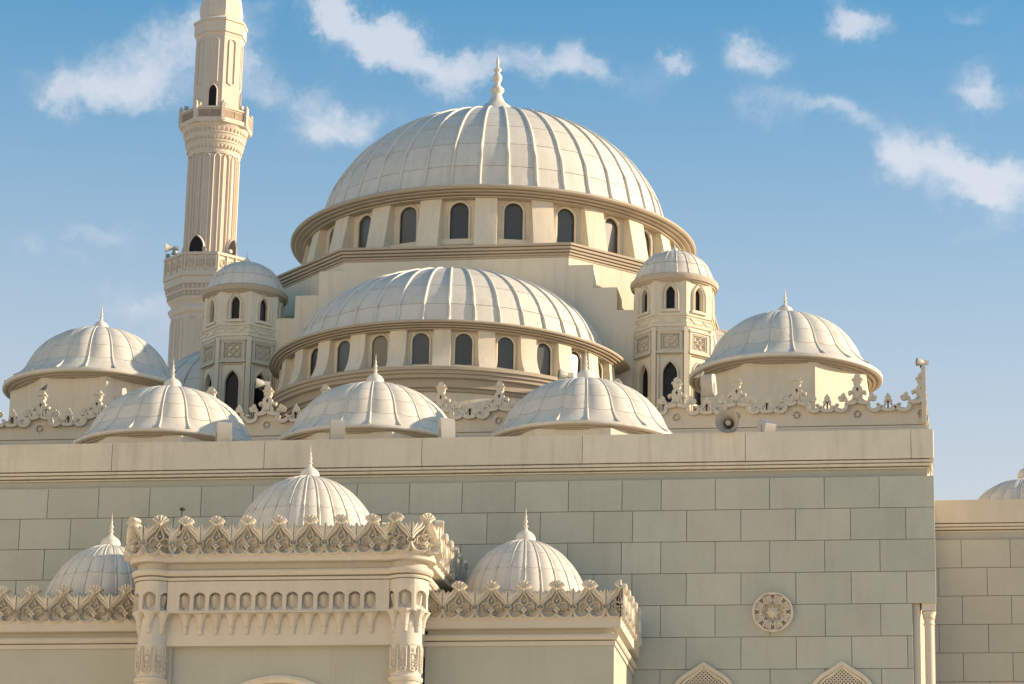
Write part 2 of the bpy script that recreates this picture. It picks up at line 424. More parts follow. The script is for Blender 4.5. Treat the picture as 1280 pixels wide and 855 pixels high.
# corner notch: pilaster face and slim engaged column
MB().zprism([(hx(x), y) for x, y in ((-1.215, .09), (-1.08, .09), (-1.08, .27), (-.985, .44), (-.80, .545), (-1.215, .545))], 0, 13.836).build('reveal', M_CREAM, hall, sharp=15)
ccol = MB().tube([(hx(XR)-.155, .17, 0), (hx(XR)-.155, .17, 13.45)], .092, 16).build('corner_column', M_CREAM, hall)
cp = MB().lathe([(.09, 13.40), (.115, 13.41), (.115, 13.44), (.095, 13.46), (.10, 13.50), (.125, 13.60), (.145, 13.66), (.12, 13.68)], 16, c=(hx(XR)-.155, .17))
cp.box(hx(XR)-.155-.135, hx(XR)-.155+.135, .035, .305, 13.68, 13.834)
cpo = cp.build('capital', M_CREAM, ccol)
for i in range(6):
    a = -1.3+i*.52
    MB().blob(0, 0, .035, 0, -.03, 7, 1.3).xf(lambda x, y, z, a=a: (hx(XR)-.155+.115*sin(a)+x*cos(a), .17-.115*cos(a)+y+x*sin(a), 13.56+z)).build('leaf', M_CREAM, ccol)
# blocks, each its own slab
def block(parent, x0, x1, z0, z1, material, cache={}):
    key = (round(x1-x0, 3), round(z1-z0, 3), material.name)
    if key not in cache:
        w, h = x1-x0, z1-z0
        cache[key] = MB().bevbox(.0055, w-.0055, 0, .04, .0055, h-.0055, .005).mesh('block', material)
    dy = random.uniform(-.0035, .0035)
    return put('block', cache[key], parent, (x0, dy, z0))
odd = [-.78+.03-1.10*k for k in range(6)] + [-7.05-1.10*k for k in range(17)]
odd[0] = XR
even = [XR, -1.33] + [-1.33-1.10*k for k in range(1, 6)] + [-7.62-1.10*k for k in range(16)]
for r in range(9):
    z1 = ZT-r*ROW; z0 = z1-ROW
    js = odd if r % 2 == 0 else even
    for a, b in zip(js[1:], js[:-1]):
        a = max(a, XL)
        if b-a < .1: continue
        if z1 < 12.9 and a > -19.0 and b < -7.0: continue
        if r >= 4:
            if a >= XR-.47-.05: continue
            b = min(b, XR-.47)
        if b > a+.05: block(front_wall, hx(a), hx(b), z0, z1, M_WALL)
# frieze, cornice mouldings, parapet slabs
cpath = [(hx(XL), 39), (hx(XL), 0), (hx(XR), 0), (hx(XR), .58)]
MB().sweep([(hx(XL)+.14, 38.9), (hx(XL)+.14, .14), (hx(XR)-.14, .14), (hx(XR)-.14, .57)], [(-.3, ZT-.02), (0, ZT-.018), (0, 16.62), (-.3, 16.62)]).build('frieze', M_RENDER, hall)
MB().sweep(cpath, [(-.4, 16.60), (-.10, 16.602), (-.10, 16.628), (-.17, 16.63), (-.17, 16.65), (-.05, 16.652), (-.03, 16.698), (-.12, 16.70), (-.12, 16.716), (-.012, 16.718), (-.012, 16.768), (-.11, 16.77), (-.11, 16.79), (-.4, 16.79)]).build('cornice', M_BAND, hall)
pj = [XL, -21.1, -17.82, -14.55, -11.22, -7.88, -4.54, -1.2, XR]
for a, b in zip(pj[:-1], pj[1:]):
    MB().bevbox(hx(a)+.004, hx(b)-.004, 0+random.uniform(-.004, .004), .3, 16.793, 17.39, .008).build('parapet_slab', M_BAND, hall)
MB().box(hx(XR)-.3, hx(XR)-.01, .31, .58, 16.793, 17.386).box(hx(XR)-.62, hx(XR)-.34, .59, 39, 17.2, 17.386).box(hx(XL), hx(XL)+.3, .31, 39, 16.793, 17.386).build('side_parapet', M_BAND, hall)
MB().box(hx(XL)+.35, hx(XR)-.35, .5, 38.5, 16.3, 16.58).build('roof_deck', M_ROOF, hall)
# rosette
ros = MB().lathe([(.0, 0), (.385, 0)], 40).build('rosette_tmp', M_CREAM)
bpy.data.objects.remove(ros)
def disc(r, y, n=40): return [(r*cos(2*pi*i/n), r*sin(2*pi*i/n)) for i in range(n)]
rx, rz_ = hx(-3.99), 13.655
rosette = MB().prism([(rx+p, rz_+q) for p, q in disc(.375, 0)], -.012, .0).build('rosette', M_SHADED_GROUND, hall)
def radd(mb, name, m_=M_CREAM): return mb.build(name, m_, rosette)
radd(MB().ribbon([(rx+.385*cos(2*pi*i/48), rz_+.378*sin(2*pi*i/48)) for i in range(48)], .055, -.0, -.085, True, False), 'rim')
star = []
for i in range(16):
    a = pi/2+i*pi/8; r = .262 if i % 2 == 0 else .186
    star.append((rx+r*cos(a), rz_+r*sin(a)))
radd(MB().ribbon(star, .034, -.01, -.085, True, False), 'star_band')
mb = MB(); vs = [(rx, -.095, rz_)]
for i in range(16):
    a = pi/2+i*pi/8; r = .155 if i % 2 == 0 else .10
    vs.append((rx+r*cos(a), -.03, rz_+r*sin(a)))
mb.add(vs, [(0, 1+i, 1+(i+1) % 16) for i in range(16)]); radd(mb, 'star')
for i in range(8):
    a = pi/8+i*pi/4; cx_, cz_ = rx+.288*cos(a), rz_+.288*sin(a)
    ring = [(-.085, 0), (-.03, .062), (.03, .075), (.065, .05), (.065, -.05), (.03, -.075), (-.03, -.062)]
    pts = [(cx_+p*cos(a)-q*sin(a), cz_+p*sin(a)+q*cos(a)) for p, q in cr(ring, 4, True)]
    radd(MB().prism(pts, -.055, -.01).ribbon(pts, .024, -.01, -.085, True, False).blob(cx_+.01*cos(a), cz_+.01*sin(a), .022, -.05, -.075), 'petal')
# two pointed lattice windows (their tops are in view)
def lattice_window(xc, zt, name='lattice_window'):
    w, h = 1.32, 3.2
    half = [(0, 0), (-.14, -.095), (-.30, -.19), (-.44, -.28), (-.56, -.41), (-.63, -.58), (-.66, -.80), (-.66, -h)]
    pts = cr(half, 3); out = [(hx(xc)+x, zt+z) for x, z in pts[::-1]]+[(hx(xc)-x, zt+z) for x, z in pts[1:]]
    sc = lambda k: [(hx(xc)+(x-hx(xc))*k, zt+(z-zt)*1.0-(1-k)*.62) for x, z in out]
    back = MB().prism(sc(.86), -.012, .0).build(name, M_HOLLOW, hall)
    MB().ribbon(sc(.965), .085, .0, -.07, False, False).build('frame', M_CREAM, back)
    MB().ribbon(sc(.865), .06, -.0, -.045).build('inner_moulding', M_DRUM, back)
    mb = MB(); inner = sc(.84)
    # criss-cross bars clipped to the pointed outline
    def width_at(z):
        best = 0
        for (xa, za), (xb, zb) in zip(inner[:-1], inner[1:]):
            if (za-z)*(zb-z) <= 0 and abs(zb-za) > 1e-6:
                best = max(best, abs(xa+(xb-xa)*(z-za)/(zb-za)-hx(xc)))
        return best
    for sgn in (1, -1):
        for k in range(-14, 30):
            run = []
            for q in range(90):
                z = zt-.08-q*.016; x = hx(xc)+sgn*(k*.075-.9+q*.016*1.0)
                if z < zt-1.25: break
                if abs(x-hx(xc)) < width_at(z): run.append((x, z))
            if len(run) > 2: mb.ribbon([run[0], run[-1]], .026, -.012, -.032-.004*(sgn > 0), False, False)
    lat = mb.build('lattice', M_CREAM, back); lat['kind'] = 'stuff'
    MB().blob(hx(xc), zt-.60, .17, -.02, -.06, 14).build('boss', M_CREAM, back)
lattice_window(-5.37, 12.64); lattice_window(-2.625, 12.64)

# ------------------------------------------------------------------ annex to the right
annex = thing('annex_hall', 'lower sand-coloured block wall with parapet beyond the end of the prayer hall', 'building', (0, 68.5, 0))
aw = MB().box(-3, 14, .022, .4, 0, 17.0).box(-3, 14, .41, 14, 0, 16.9).build('front_wall', M_JOINT, annex)
for r in range(9):
    z1 = 17.0-r*ROW; z0 = z1-ROW; s = -.28 if r % 2 == 0 else -.81
    for k in range(-1, 6): block(aw, s+1.1*k, s+1.1*(k+1), z0, z1, M_ANNEX)
MB().box(-3, 14, .12, .5, 16.99, 17.2).build('frieze', M_ANNEX, annex)
MB().sweep([(-3, 0), (14, 0)], [(-.4, 17.19), (-.10, 17.192), (-.10, 17.225), (-.17, 17.227), (-.17, 17.247), (-.05, 17.25), (-.03, 17.295), (-.11, 17.297), (-.11, 17.313), (-.012, 17.315), (-.012, 17.37), (-.1, 17.372), (-.1, 17.388), (-.4, 17.39)]).build('cornice', M_CREAM, annex)
MB().bevbox(-3, 3.2, 0, .3, 17.393, 17.93, .01).build('parapet_slab', M_CREAM, annex)
MB().bevbox(3.21, 14, 0, .3, 17.393, 17.93, .01).build('parapet_slab', M_CREAM, annex)

def small_dome(name, label, cat, x, y, zlip, group, R=1.80, Rl=2.16, H=1.62, nrib=20, off=radians(9), lip_h=.16, fin=.46, fin_z=None, drum_r=1.95, drum_z=None, tf=.21, rows=(0, .17, .34, .51, .68, .82), dip=.032, bulge=.055, ribw=.024, gap=.005):
    t = thing(name, label, cat, (x, y, 0), 0, group)
    if drum_z is not None:
        MB().zprism(polygon(8, drum_r/cos(pi/8), pi/8), drum_z, zlip-.06).build('drum', M_DRUM, t, sharp=20)
    z0 = zlip+lip_h*.55
    MB().lathe([(Rl-.30, z0-.03), (Rl-.06, z0+.004), (Rl-.015, z0-.004), (Rl+.005, z0-.03), (Rl+.005, zlip+.02), (Rl-.012, zlip), (Rl-.06, zlip-.002)], 64).build('skirt', M_DOME, t)
    d = (Rl-.03-drum_r+.1)/4; pr = [(Rl-.03, zlip+.001)]
    for q in range(4): pr += [(Rl-.03-d*(q+.12), zlip-.02-.035*q), (Rl-.03-d*(q+.75), zlip-.024-.035*q), (Rl-.03-d*(q+.80), zlip-.0-.035*q), (Rl-.03-d*(q+.98), zlip-.002-.035*q)]
    MB().lathe(pr+[(drum_r-.15, zlip-.13)], 64).build('cornice', M_TRIM, t)
    dome(t, R, H, z0, nrib, rows, off, False, Rl-R-.05, tf, ribw, dip, bulge, gap, top_t=.93)
    finial(t, fin_z, fin)
    return t
G_FRONT = 'ribbed domes in a row behind the hall parapet'
fd = []
for x, lab in ((-17.65, 'low white ribbed roof dome behind parapet, nearest the slender minaret'),
               (-13.03, 'low white ribbed roof dome behind parapet, middle one of the row of three'),
               (-8.33, 'low white ribbed roof dome behind parapet, the one nearest the horn loudspeaker')):
    fd.append(small_dome('roof_dome', lab, 'dome', x, 63.8, 18.08, G_FRONT, drum_z=16.5, H=1.43, fin_z=19.66))
small_dome('roof_dome', 'small ribbed dome peeping over the annex parapet at the picture edge', 'dome', 1.28, 72.3, 17.75, None, R=1.5, Rl=1.75, H=1.45, drum_r=1.55, drum_z=16.8, fin_z=19.38)

# ------------------------------------------------------------------ crested upper parapet
PZ = 19.38; PU = 1.348
def crest_large(sides=(1, -1)):
    k = .0021; mb = MB()
    def S(pts): return [(x*k, z*k) for x, z in pts]
    b0, f1, f2 = .06, -.10, -.07
    b1 = [(0, 132), (12, 108), (38, 92), (75, 85), (105, 83), (120, 77)]
    b2 = [(120, 77), (117, 52), (130, 22), (160, 4), (192, 2), (222, 16), (243, 38), (252, 50)]
    b3 = [(252, 50), (263, 26), (286, 11), (321, 7)]
    lower = S(cr(b1, 3)+cr(b2, 3)[1:]+cr(b3, 3)[1:])
    for sg in sides:
        f = lambda pts: [(sg*x, z) for x, z in pts]
        hs_ = []
        for i in range(9):
            a = pi/2-i*pi/8; r = (52 if i % 2 == 0 else 36)*k
            hs_.append((max(r*cos(a), 0), -28*k+r*sin(a)))
        mb.prism(f(lower+[(321*k, -.31), (0, -.31)]+hs_[::-1]), -.02, b0)
        mb.prism(f([(0, -.2), (.14, -.2), (.14, .08), (0, .08)]), .03, .055)
        mb.ribbon(f(lower), .084, b0, f1-.03, False, False)
        # C-scroll beside the stem
        mb.ribbon(f(S(cr([(104, 100), (68, 110), (46, 136), (38, 170), (46, 204), (66, 218), (84, 206), (78, 188)], 4))), .062, .03, f2-.01, False, False)
        mb.blob(sg*90*k, 216*k, .030, .03, f2)
        # stem swelling to a pointed lens with a sunk lozenge
        stem = [(0, 112), (24, 126), (24, 160), (36, 194), (52, 226), (54, 248), (42, 266), (28, 282), (28, 292), (0, 292)]
        loz = [(0, 266), (15, 240), (0, 208)]
        mb.prism(f(S(stem+loz)), f1, b0)
        mb.prism(f(S([(0, 270), (20, 270), (20, 200), (0, 200)])), -.0, b0-.01)
        # three-lobed leaf on the shoulder
        mb.ribbon(f(S(cr([(112, 84), (112, 106), (124, 128), (140, 142)], 3))), .056, .03, f2, False, False)
        leaf = [(126, 122), (112, 136), (118, 154), (132, 160), (130, 180), (146, 200), (166, 186), (176, 168), (190, 170), (200, 148), (186, 124), (166, 118), (150, 124)]
        mb.prism(f(S([((x-150)*1.16+150, (z-150)*1.16+152) for x, z in leaf])), f2+.01, .03)
        mb.blob(sg*152*k, 150*k, .022, f2+.012, f2-.025, 6)
        # curl inside the lobe
        mb.ribbon(f(S(cr([(168, 22), (198, 30), (222, 48), (232, 70), (216, 82), (202, 70)], 3))), .044, .03, f2, False, False)
        # valley palmette, one half on each unit
        mb.ribbon(f(S([(321, 8), (321, 110)])), .034, .03, f2, False, False)
        mb.prism(f(S([(322, 96), (308, 106), (300, 96), (284, 92), (276, 108), (284, 126), (296, 136), (288, 152), (298, 168), (308, 182), (322, 204)])), f2+.005, .03)
        mb.ribbon(f(S(cr([(292, 26), (282, 50), (284, 76), (300, 96)], 3))), .036, .03, f2, False, False)
        mb.blob(sg*300*k, 116*k, .020, f2+.008, f2-.02, 6)
        mb.prism(f(S([(0, 284), (24, 284), (44, 312), (38, 336), (60, 350), (52, 366), (38, 362), (36, 386), (22, 406), (0, 414)])), f1+.02, b0)
    mb.ribbon(S([(-26*(-1 in sides), 352), (26*(1 in sides), 352)]), .03, f1+.02, f1-.015)
    if len(sides) == 2: mb.blob(0, -28*k, 24*k, .03, -.03, 10)
    return mb
crest_me = crest_large().mesh('crest_unit', M_CREAM, 45, False)
par = thing('crested_parapet', 'carved cream parapet with scrolling crest and tall finials behind the small roof domes', 'parapet', (XC, 66, 0))
px0 = hx(-.97)
MB().sweep([(hx(-25.03), 33), (hx(-25.03), 0), (px0, 0), (px0, 33)], [(-.25, 16.6), (.0, 16.62), (.0, 18.90), (.03, 18.905), (.045, 18.93), (.045, 18.985), (.015, 19.0), (.015, 19.05), (-.02, 19.065), (-.02, 19.10), (-.25, 19.11)]).build('base_wall', M_CREAM, par)
MB().box(hx(-25.0), px0-.02, .24, 33, 18.3, 18.7).build('roof_deck', M_ROOF, par)
n_u = 18
for i in range(1, n_u):
    put('crest_unit', crest_me, par, (hx(-1.14-PU*i), 0, PZ))
# half unit with the end post
put('crest_unit', crest_large((-1,)).xf(lambda x, y, z: (x*1.12, y, z)).mesh('crest_unit', M_CREAM, 45, False), par, (hx(-1.06), 0, PZ))
MB().box(px0-.105, px0-.002, -.095, .065, 19.08, 20.36).box(px0-.095, px0-.012, -.08, .04, 20.36, 20.41).build('end_post', M_CREAM, par)
ends = crest_large().xf(lambda x, y, z: (-y, x, z)).mesh('crest_unit', M_CREAM, 45, False)
for i in range(1, 8):
    put('crest_unit', ends, par, (px0-.1, PU*(i-.0)+.1, PZ))

# ------------------------------------------------------------------ side domes
for x, lab in ((-21.36, 'large white ribbed dome on octagonal drum between picture edge and minaret'),
               (-4.36, 'large white ribbed dome on octagonal drum beside the open sky, sunlit')):
    t = small_dome('corner_dome', lab, 'dome', x, 70.3, 21.30, 'pair of domes on octagonal drums over the hall corners', R=1.84, Rl=2.31, H=1.58, drum_r=1.95, drum_z=18.6, lip_h=.2, fin=.44, fin_z=23.03, nrib=20, off=radians(9), tf=.22)
    ow = arch(.34, .82, 1.0, 6)
    wm = pane(ow, -.02).mesh('window', M_GLASS); fm = MB().ribbon(ow, .07, .0, -.05).mesh('frame', M_DRUM)
    for i in (-2, -1, 0, 1, 2):
        w = put('window', wm, t, (1.95*sin(i*pi/4), -1.95*cos(i*pi/4), 19.35), i*pi/4); put('frame', fm, w)

# ------------------------------------------------------------------ stepped base block under the great dome
base = thing('dome_base', 'tall plain cream block with stepped shoulders and moulded cornice under the great dome', 'building', (XC, 79.4, 0))
A, B = 6.0, 2.97
oct_ = [(-B, -A), (B, -A), (A, -B), (A, B), (B, A), (-B, A), (-A, B), (-A, -B)]
MB().zprism([(x*.985, y*.985) for x, y in oct_], 18, 25.70).build('core_wall', M_DRUM, base, sharp=20)
MB().sweep([(x*.985, y*.985) for x, y in oct_], [(-.4, 25.62), (0.02, 25.625), (.02, 25.66), (-.04, 25.662), (-.04, 25.68), (.06, 25.684), (.06, 25.725), (.0, 25.728), (.0, 25.745), (.10, 25.75), (.11, 25.795), (.05, 25.798), (.05, 25.815), (.15, 25.82), (.16, 25.875), (.10, 25.878), (.10, 25.895), (.20, 25.90), (.205, 25.955), (.17, 25.97), (-.9, 26.02)], True).build('cornice', M_TRIM, base)
MB().zprism([(x*.9, y*.9) for x, y in oct_], 25.9, 26.0).build('ledge', M_DRUM, base)
prof_ = [(-5.90, 17.5), (5.90, 17.5), (6.35, 24.15), (4.78, 24.15), (4.78, 24.16), (4.18, 24.16), (4.18, 24.78), (3.57, 24.78), (3.57, 25.40), (2.93, 25.40), (2.93, 25.62)]
prof_ = [(-5.90, 17.5), (5.90, 17.5), (5.90, 24.17), (4.18, 24.17), (4.18, 24.78), (3.57, 24.78), (3.57, 25.40), (2.93, 25.40), (2.93, 25.615),
         (-2.93, 25.615), (-2.93, 25.40), (-3.57, 25.40), (-3.57, 24.76), (-4.18, 24.76), (-4.18, 24.15), (-5.90, 24.15)]
for q in range(4):
    MB().prism(prof_, -5.93, -4.3).build('stepped_wall', M_DRUM, base, rz=q*pi/2, sharp=20)

# ------------------------------------------------------------------ great dome
great = thing('great_dome', 'great white ribbed central dome on a ring of arched windows, topped by a tall finial', 'dome', (XC, 79.4, 0))
NB = 22; st = 2*pi/NB; ap = 4.98; bw = 2*ap*math.tan(st/2)
ow = arch(.56, 1.06, 'round', 8, 0, 26.48)
bay_me = holed(MB(), -bw/2, bw/2, 25.92, 27.62, ow, 0, .16).mesh('drum_bay', M_DRUM, 30)
wf_me = MB().ribbon(ow, .075, .01, -.04).mesh('frame', M_DRUM, 40)
wp_me = pane(ow, .07).mesh('pane', M_GLASS)
sl_me = MB().box(-.46, .46, -.16, .0, 26.30, 26.455).mesh('sill', M_DRUM)
def buttress(pts, w, crease=.015):
    mb = MB(); n = len(pts); vs = []
    for (r, z) in pts:
        vs += [(-w/2, -r, z), (0, -(r+crease), z), (w/2, -r, z)]
    fs = []
    for i in range(n-1):
        for q in range(2): fs.append((i*3+q, i*3+q+1, i*3+q+4, i*3+q+3))
    o = len(vs)
    for (r, z) in pts: vs += [(-w/2, -(pts[-1][0]-.5), z), (w/2, -(pts[-1][0]-.5), z)]
    for i in range(n-1):
        fs += [(i*3, o+i*2, o+i*2+2, i*3+3), (i*3+2, i*3+5, o+i*2+3, o+i*2+1)]
    return mb.add(vs, fs)
but_me = buttress([(5.50, 25.95), (5.50, 26.02), (5.18, 27.56)], .58).mesh('buttress', M_DRUM, 12)
OFFW = radians(-1.2)
for i in range(NB):
    a = OFFW+i*st
    b = put('drum_bay', bay_me, great, (ap*sin(a), -ap*cos(a), 0), a)
    w = put('window', wf_me, great, (ap*sin(a), -ap*cos(a), 0), a)
    put('pane', wp_me, w); put('sill', sl_me, w)
    put('buttress', but_me, great, (0, 0, 0), a+st/2)
MB().lathe([(4.8, 27.56), (5.26, 27.555), (5.27, 27.585), (5.20, 27.588), (5.20, 27.606), (5.37, 27.61), (5.38, 27.635), (5.30, 27.637), (5.30, 27.652), (5.48, 27.656), (5.50, 27.68), (5.42, 27.682), (5.42, 27.697), (5.58, 27.70), (5.62, 27.735), (5.62, 27.775), (5.58, 27.81), (5.40, 27.85), (4.55, 27.93)], 110).build('cornice', M_TRIM, great)
dome(great, 4.80, 3.78, 27.86, 40, (0, .13, .26, .39, .52, .65, .79), radians(4.5), False, .12, .1, .054, .0, .0, .009, .955)
MB().lathe([(.95, 31.4), (.72, 31.72), (.56, 31.90), (0.418, 32.02), (0.248, 32.15), (0.168, 32.30), (0.124, 32.42), (0.160, 32.46), (0.200, 32.52), (0.200, 32.57), (0.144, 32.63), (0.092, 32.67), (0.080, 32.76), (0.112, 32.82), (0.136, 32.89), (0.132, 32.96), (0.080, 33.04), (0.056, 33.09), (0.112, 33.14), (0.112, 33.18), (0.044, 33.22), (0.036, 33.32), (0.048, 33.40), (0.036, 33.46), (0.016, 33.54), (0.002, 33.66)], 20).build('finial', M_RIB, great, sharp=50)

# ------------------------------------------------------------------ half domes
def half_dome(label, rz, loc):
    t = thing('half_dome', label, 'half dome', loc, rz, 'half domes leaning on the dome base')
    n = 13; st = radians(14.3); ap = 4.16; bw = 2*ap*math.tan(st/2)
    ow = arch(.47, .81, 'round', 8, 0, 21.65)
    bm_ = holed(MB(), -bw/2, bw/2, 21.40, 22.56, ow, 0, .14).mesh('drum_bay', M_DRUM, 30)
    fm = MB().ribbon(ow, .06, .01, -.03).mesh('frame', M_DRUM, 40); pm = pane(ow, .035).mesh('pane', M_GLASS)
    cv = [(4.66, 21.46)]+[(4.66-.38*sin(q/6*pi/2), 21.52+.86*(q/6)**1.0*(1-.12*cos(q/6*pi/2))) for q in range(0, 7)]
    cv = [(4.58, 21.45), (4.54, 21.55), (4.45, 21.70), (4.39, 21.86), (4.35, 22.05), (4.33, 22.30), (4.32, 22.50)]
    bt = buttress(cv, .42, .008).mesh('buttress', M_DRUM, 15)
    for i in range(n):
        a = (i-6)*st
        put('drum_bay', bm_, t, (ap*sin(a), -ap*cos(a), 0), a)
        w = put('window', fm, t, (ap*sin(a), -ap*cos(a), 0), a); put('pane', pm, w)
        if i < n-1: put('buttress', bt, t, (0, 0, 0), a+st/2)
    MB().lathe([(4.0, 22.475), (4.37, 22.47), (4.38, 22.492), (4.31, 22.494), (4.31, 22.508), (4.45, 22.51), (4.46, 22.532), (4.39, 22.534), (4.39, 22.548), (4.53, 22.55), (4.54, 22.57), (4.47, 22.572), (4.47, 22.585), (4.59, 22.588), (4.61, 22.615), (4.60, 22.65), (4.45, 22.685), (3.6, 22.74)], 64, -pi/2, pi/2).build('cornice', M_TRIM, t)
    MB().lathe([(4.0, 20.90), (4.40, 20.91), (4.42, 20.97), (4.50, 20.99), (4.50, 21.12), (4.53, 21.17), (4.62, 21.20), (4.63, 21.27), (4.68, 21.29), (4.69, 21.35), (4.74, 21.37), (4.74, 21.44), (4.70, 21.47), (4.1, 21.50)], 64, -pi/2, pi/2).build('lower_cornice', M_TRIM, t)
    MB().lathe([(4.34, 17.6), (4.34, 20.93)], 64, -pi/2, pi/2).build('drum_wall', M_DRUM, t)
    dome(t, 3.98, 2.42, 22.67, 20, (0, .16, .33, .50, .67, .83), 0, True, .10, .12, .046, 0, 0, .008, .97)
    return t
half_dome('white ribbed half dome with curved buttresses and arched windows below the great dome', 0, (XC-.06, 73.46, 0))
half_dome('ribbed half dome barely showing between minaret and stair turret', -pi/2, (XC-5.94, 79.4, 0))
half_dome('ribbed half dome barely showing behind the sunlit turret next to open sky', pi/2, (XC+5.94, 79.4, 0))

# ------------------------------------------------------------------ turrets
def quatrefoil(mb, x, z, s, y0, y1):
    for sx in (-1, 1):
        for sz in (-1, 1):
            mb.ribbon([(x+sx*s*.42+s*.36*cos(2*pi*i/12), z+sz*s*.42+s*.36*sin(2*pi*i/12)) for i in range(12)], s*.17, y0, y1, True)
    mb.ribbon([(x+s*.4*cos(2*pi*i/12), z+s*.4*sin(2*pi*i/12)) for i in range(12)], s*.17, y0, y1, True)
    mb.ribbon([(x-s*.95, z-s*.95), (x+s*.95, z-s*.95), (x+s*.95, z+s*.95), (x-s*.95, z+s*.95)], s*.12, y0, y1, True, False)
def turret(label, x):
    t = thing('turret', label, 'turret', (x, 73.9, 0), 0, 'octagonal stair turrets flanking the half dome')
    rv = 1.05; ap = rv*cos(pi/8); fw_ = 2*ap*math.tan(pi/8)
    o1 = arch(.22, .60, 1.0, 6, 0, 24.02); o2 = arch(.36, 1.62, 1.05, 7, 0, 21.02)
    mb = MB(); holed(mb, -fw_/2, fw_/2, 23.70, 24.80, o1, 0, .12); upper = mb.mesh('upper_face', M_DRUM, 30)
    mb = MB(); holed(mb, -fw_/2, fw_/2, 17.6, 23.70, o2, 0, .14); lower = mb.mesh('lower_face', M_DRUM, 30)
    f1 = MB().ribbon(arch(.30, .665, 1.0, 6, 0, 23.99), .05, .005, -.03).ribbon(arch(.42, .74, .95, 6, 0, 23.97), .04, .005, -.045).box(-.24, .24, -.055, -.001, 23.925, 23.985).mesh('frame', M_DRUM, 40)
    f2 = MB().ribbon(arch(.42, 1.66, 1.05, 7, 0, 21.0), .055, .005, -.035).mesh('frame', M_DRUM, 40)
    p1 = pane(o1, .10).mesh('pane', M_GLASSD); p2 = pane(o2, .12).mesh('pane', M_GLASSD); bar = MB().box(-.18, .18, .085, .115, 21.55, 21.60).mesh('transom', M_DRUM)
    band = MB().box(-fw_/2-.02, fw_/2+.02, -.03, -.001, 23.83, 23.88).box(-fw_/2-.02, fw_/2+.02, -.03, -.001, 23.55, 23.60)
    for s in (1, -1):
        band.ribbon([(-fw_/2, 23.715+s*.06), (-.27, 23.715+s*.06), (-.13, 23.715-s*.06), (.13, 23.715-s*.06), (.27, 23.715+s*.06), (fw_/2, 23.715+s*.06)], .032, -.0, -.022-.003*s)
    band = band.mesh('interlace_band', M_DRUM, 40)
    pn = MB().box(-.34, .34, -.075, -.001, 23.41, 23.47).box(-.31, .31, -.05, -.001, 23.36, 23.41).box(-.31, -.235, -.05, -.0011, 22.95, 23.36).box(.235, .31, -.05, -.0011, 22.95, 23.36).box(-.31, .31, -.05, -.001, 22.90, 22.95).box(-.34, .34, -.075, -.001, 22.84, 22.90)
    quatrefoil(pn, 0, 23.155, .20, .0, -.04); pn = pn.mesh('carved_panel', M_CREAM, 40)
    rec = MB().ribbon([(-.30, 17.7), (-.30, 22.80), (.30, 22.80), (.30, 17.7)], .05, .0, -.045, False, False).mesh('panel_moulding', M_DRUM)
    for i in range(8):
        a = i*pi/4; L = (ap*sin(a), -ap*cos(a), 0)
        put('upper_face', upper, t, L, a); put('lower_face', lower, t, L, a)
        w = put('upper_window', f1, t, L, a); put('pane', p1, w)
        w = put('lower_window', f2, t, L, a); put('pane', p2, w); put('transom', bar, w)
        put('interlace_band', band, t, L, a); put('carved_panel', pn, t, L, a); put('panel_moulding', rec, t, L, a)
    pil = MB().box(-.06, .06, -.035, .05, 17.6, 23.53).mesh('corner_strip', M_DRUM)
    for i in range(8): put('corner_strip', pil, t, (rv*sin((i+.5)*pi/4), -rv*cos((i+.5)*pi/4), 0), (i+.5)*pi/4)
    MB().lathe([(.9, 24.70), (1.0, 24.705), (1.01, 24.74), (1.05, 24.745), (1.06, 24.78), (1.10, 24.785), (1.115, 24.83), (1.13, 24.88), (1.12, 24.92), (1.03, 24.96), (.6, 24.99)], 56).build('cornice', M_TRIM, t)
    dome(t, .98, .86, 24.95, 20, (0, .26, .52, .76), radians(9), False, .07, .2, .018, .02, .012, .008, .92, foot=False)
    finial(t, 25.86, .2)
    return t
turret('octagonal cream turret with small ribbed dome, standing beside the minaret', XC-5.62)
turret('octagonal cream turret with small ribbed dome, standing beside the sunlit drum dome', XC+5.60)

# ------------------------------------------------------------------ minaret
mina = thing('minaret', 'slender pinkish stone minaret with two carved balconies', 'minaret', (-25.25, 95, 0))
def mpoly(rv): return polygon(8, rv, pi/8+radians(3))
MROT = radians(3)
ap1 = 1.10
MB().zprism(mpoly(ap1/cos(pi/8)), 0, 30.72).build('lower_shaft', M_MINARET, mina, sharp=20)
lp = MB()
for s in (-1, 1):
    pass
pan = MB().ribbon(arch(.24, 5.0, 'round', 6, -.20, 25.55), .045, .0, -.05).ribbon(arch(.24, 5.0, 'round', 6, .20, 25.55), .045, .0, -.05).mesh('arched_panel', M_MINARET, 40)
for i in range(8):
    a = i*pi/4+MROT; put('arched_panel', pan, mina, (ap1*sin(a), -ap1*cos(a), 0), a)
MB().sweep(mpoly(1.18), [(-.3, 30.66), (0, 30.67), (.05, 30.70), (.10, 30.78), (.11, 30.86), (.08, 30.93), (.02, 30.96), (.02, 31.02), (.06, 31.10), (.14, 31.18), (.15, 31.24), (-.3, 31.25)], True).build('collar', M_MINARET, mina)
def corbel_row(z, r, h, n, w, parent_name):
    mb = MB()
    return mb
mb = MB().sweep(mpoly(1.40), [(-.5, 31.24), (-.04, 31.25), (-.04, 31.40), (0, 31.41), (0, 31.47), (.02, 31.48), (.02, 31.62), (.07, 31.63), (.07, 31.88), (-.5, 31.89)], True).build('corbel_ring', M_MINARET, mina)
tooth = MB().prism(arch(.09, .15, 'round', 4), -.0, .05).mesh('niche', M_TRIM)
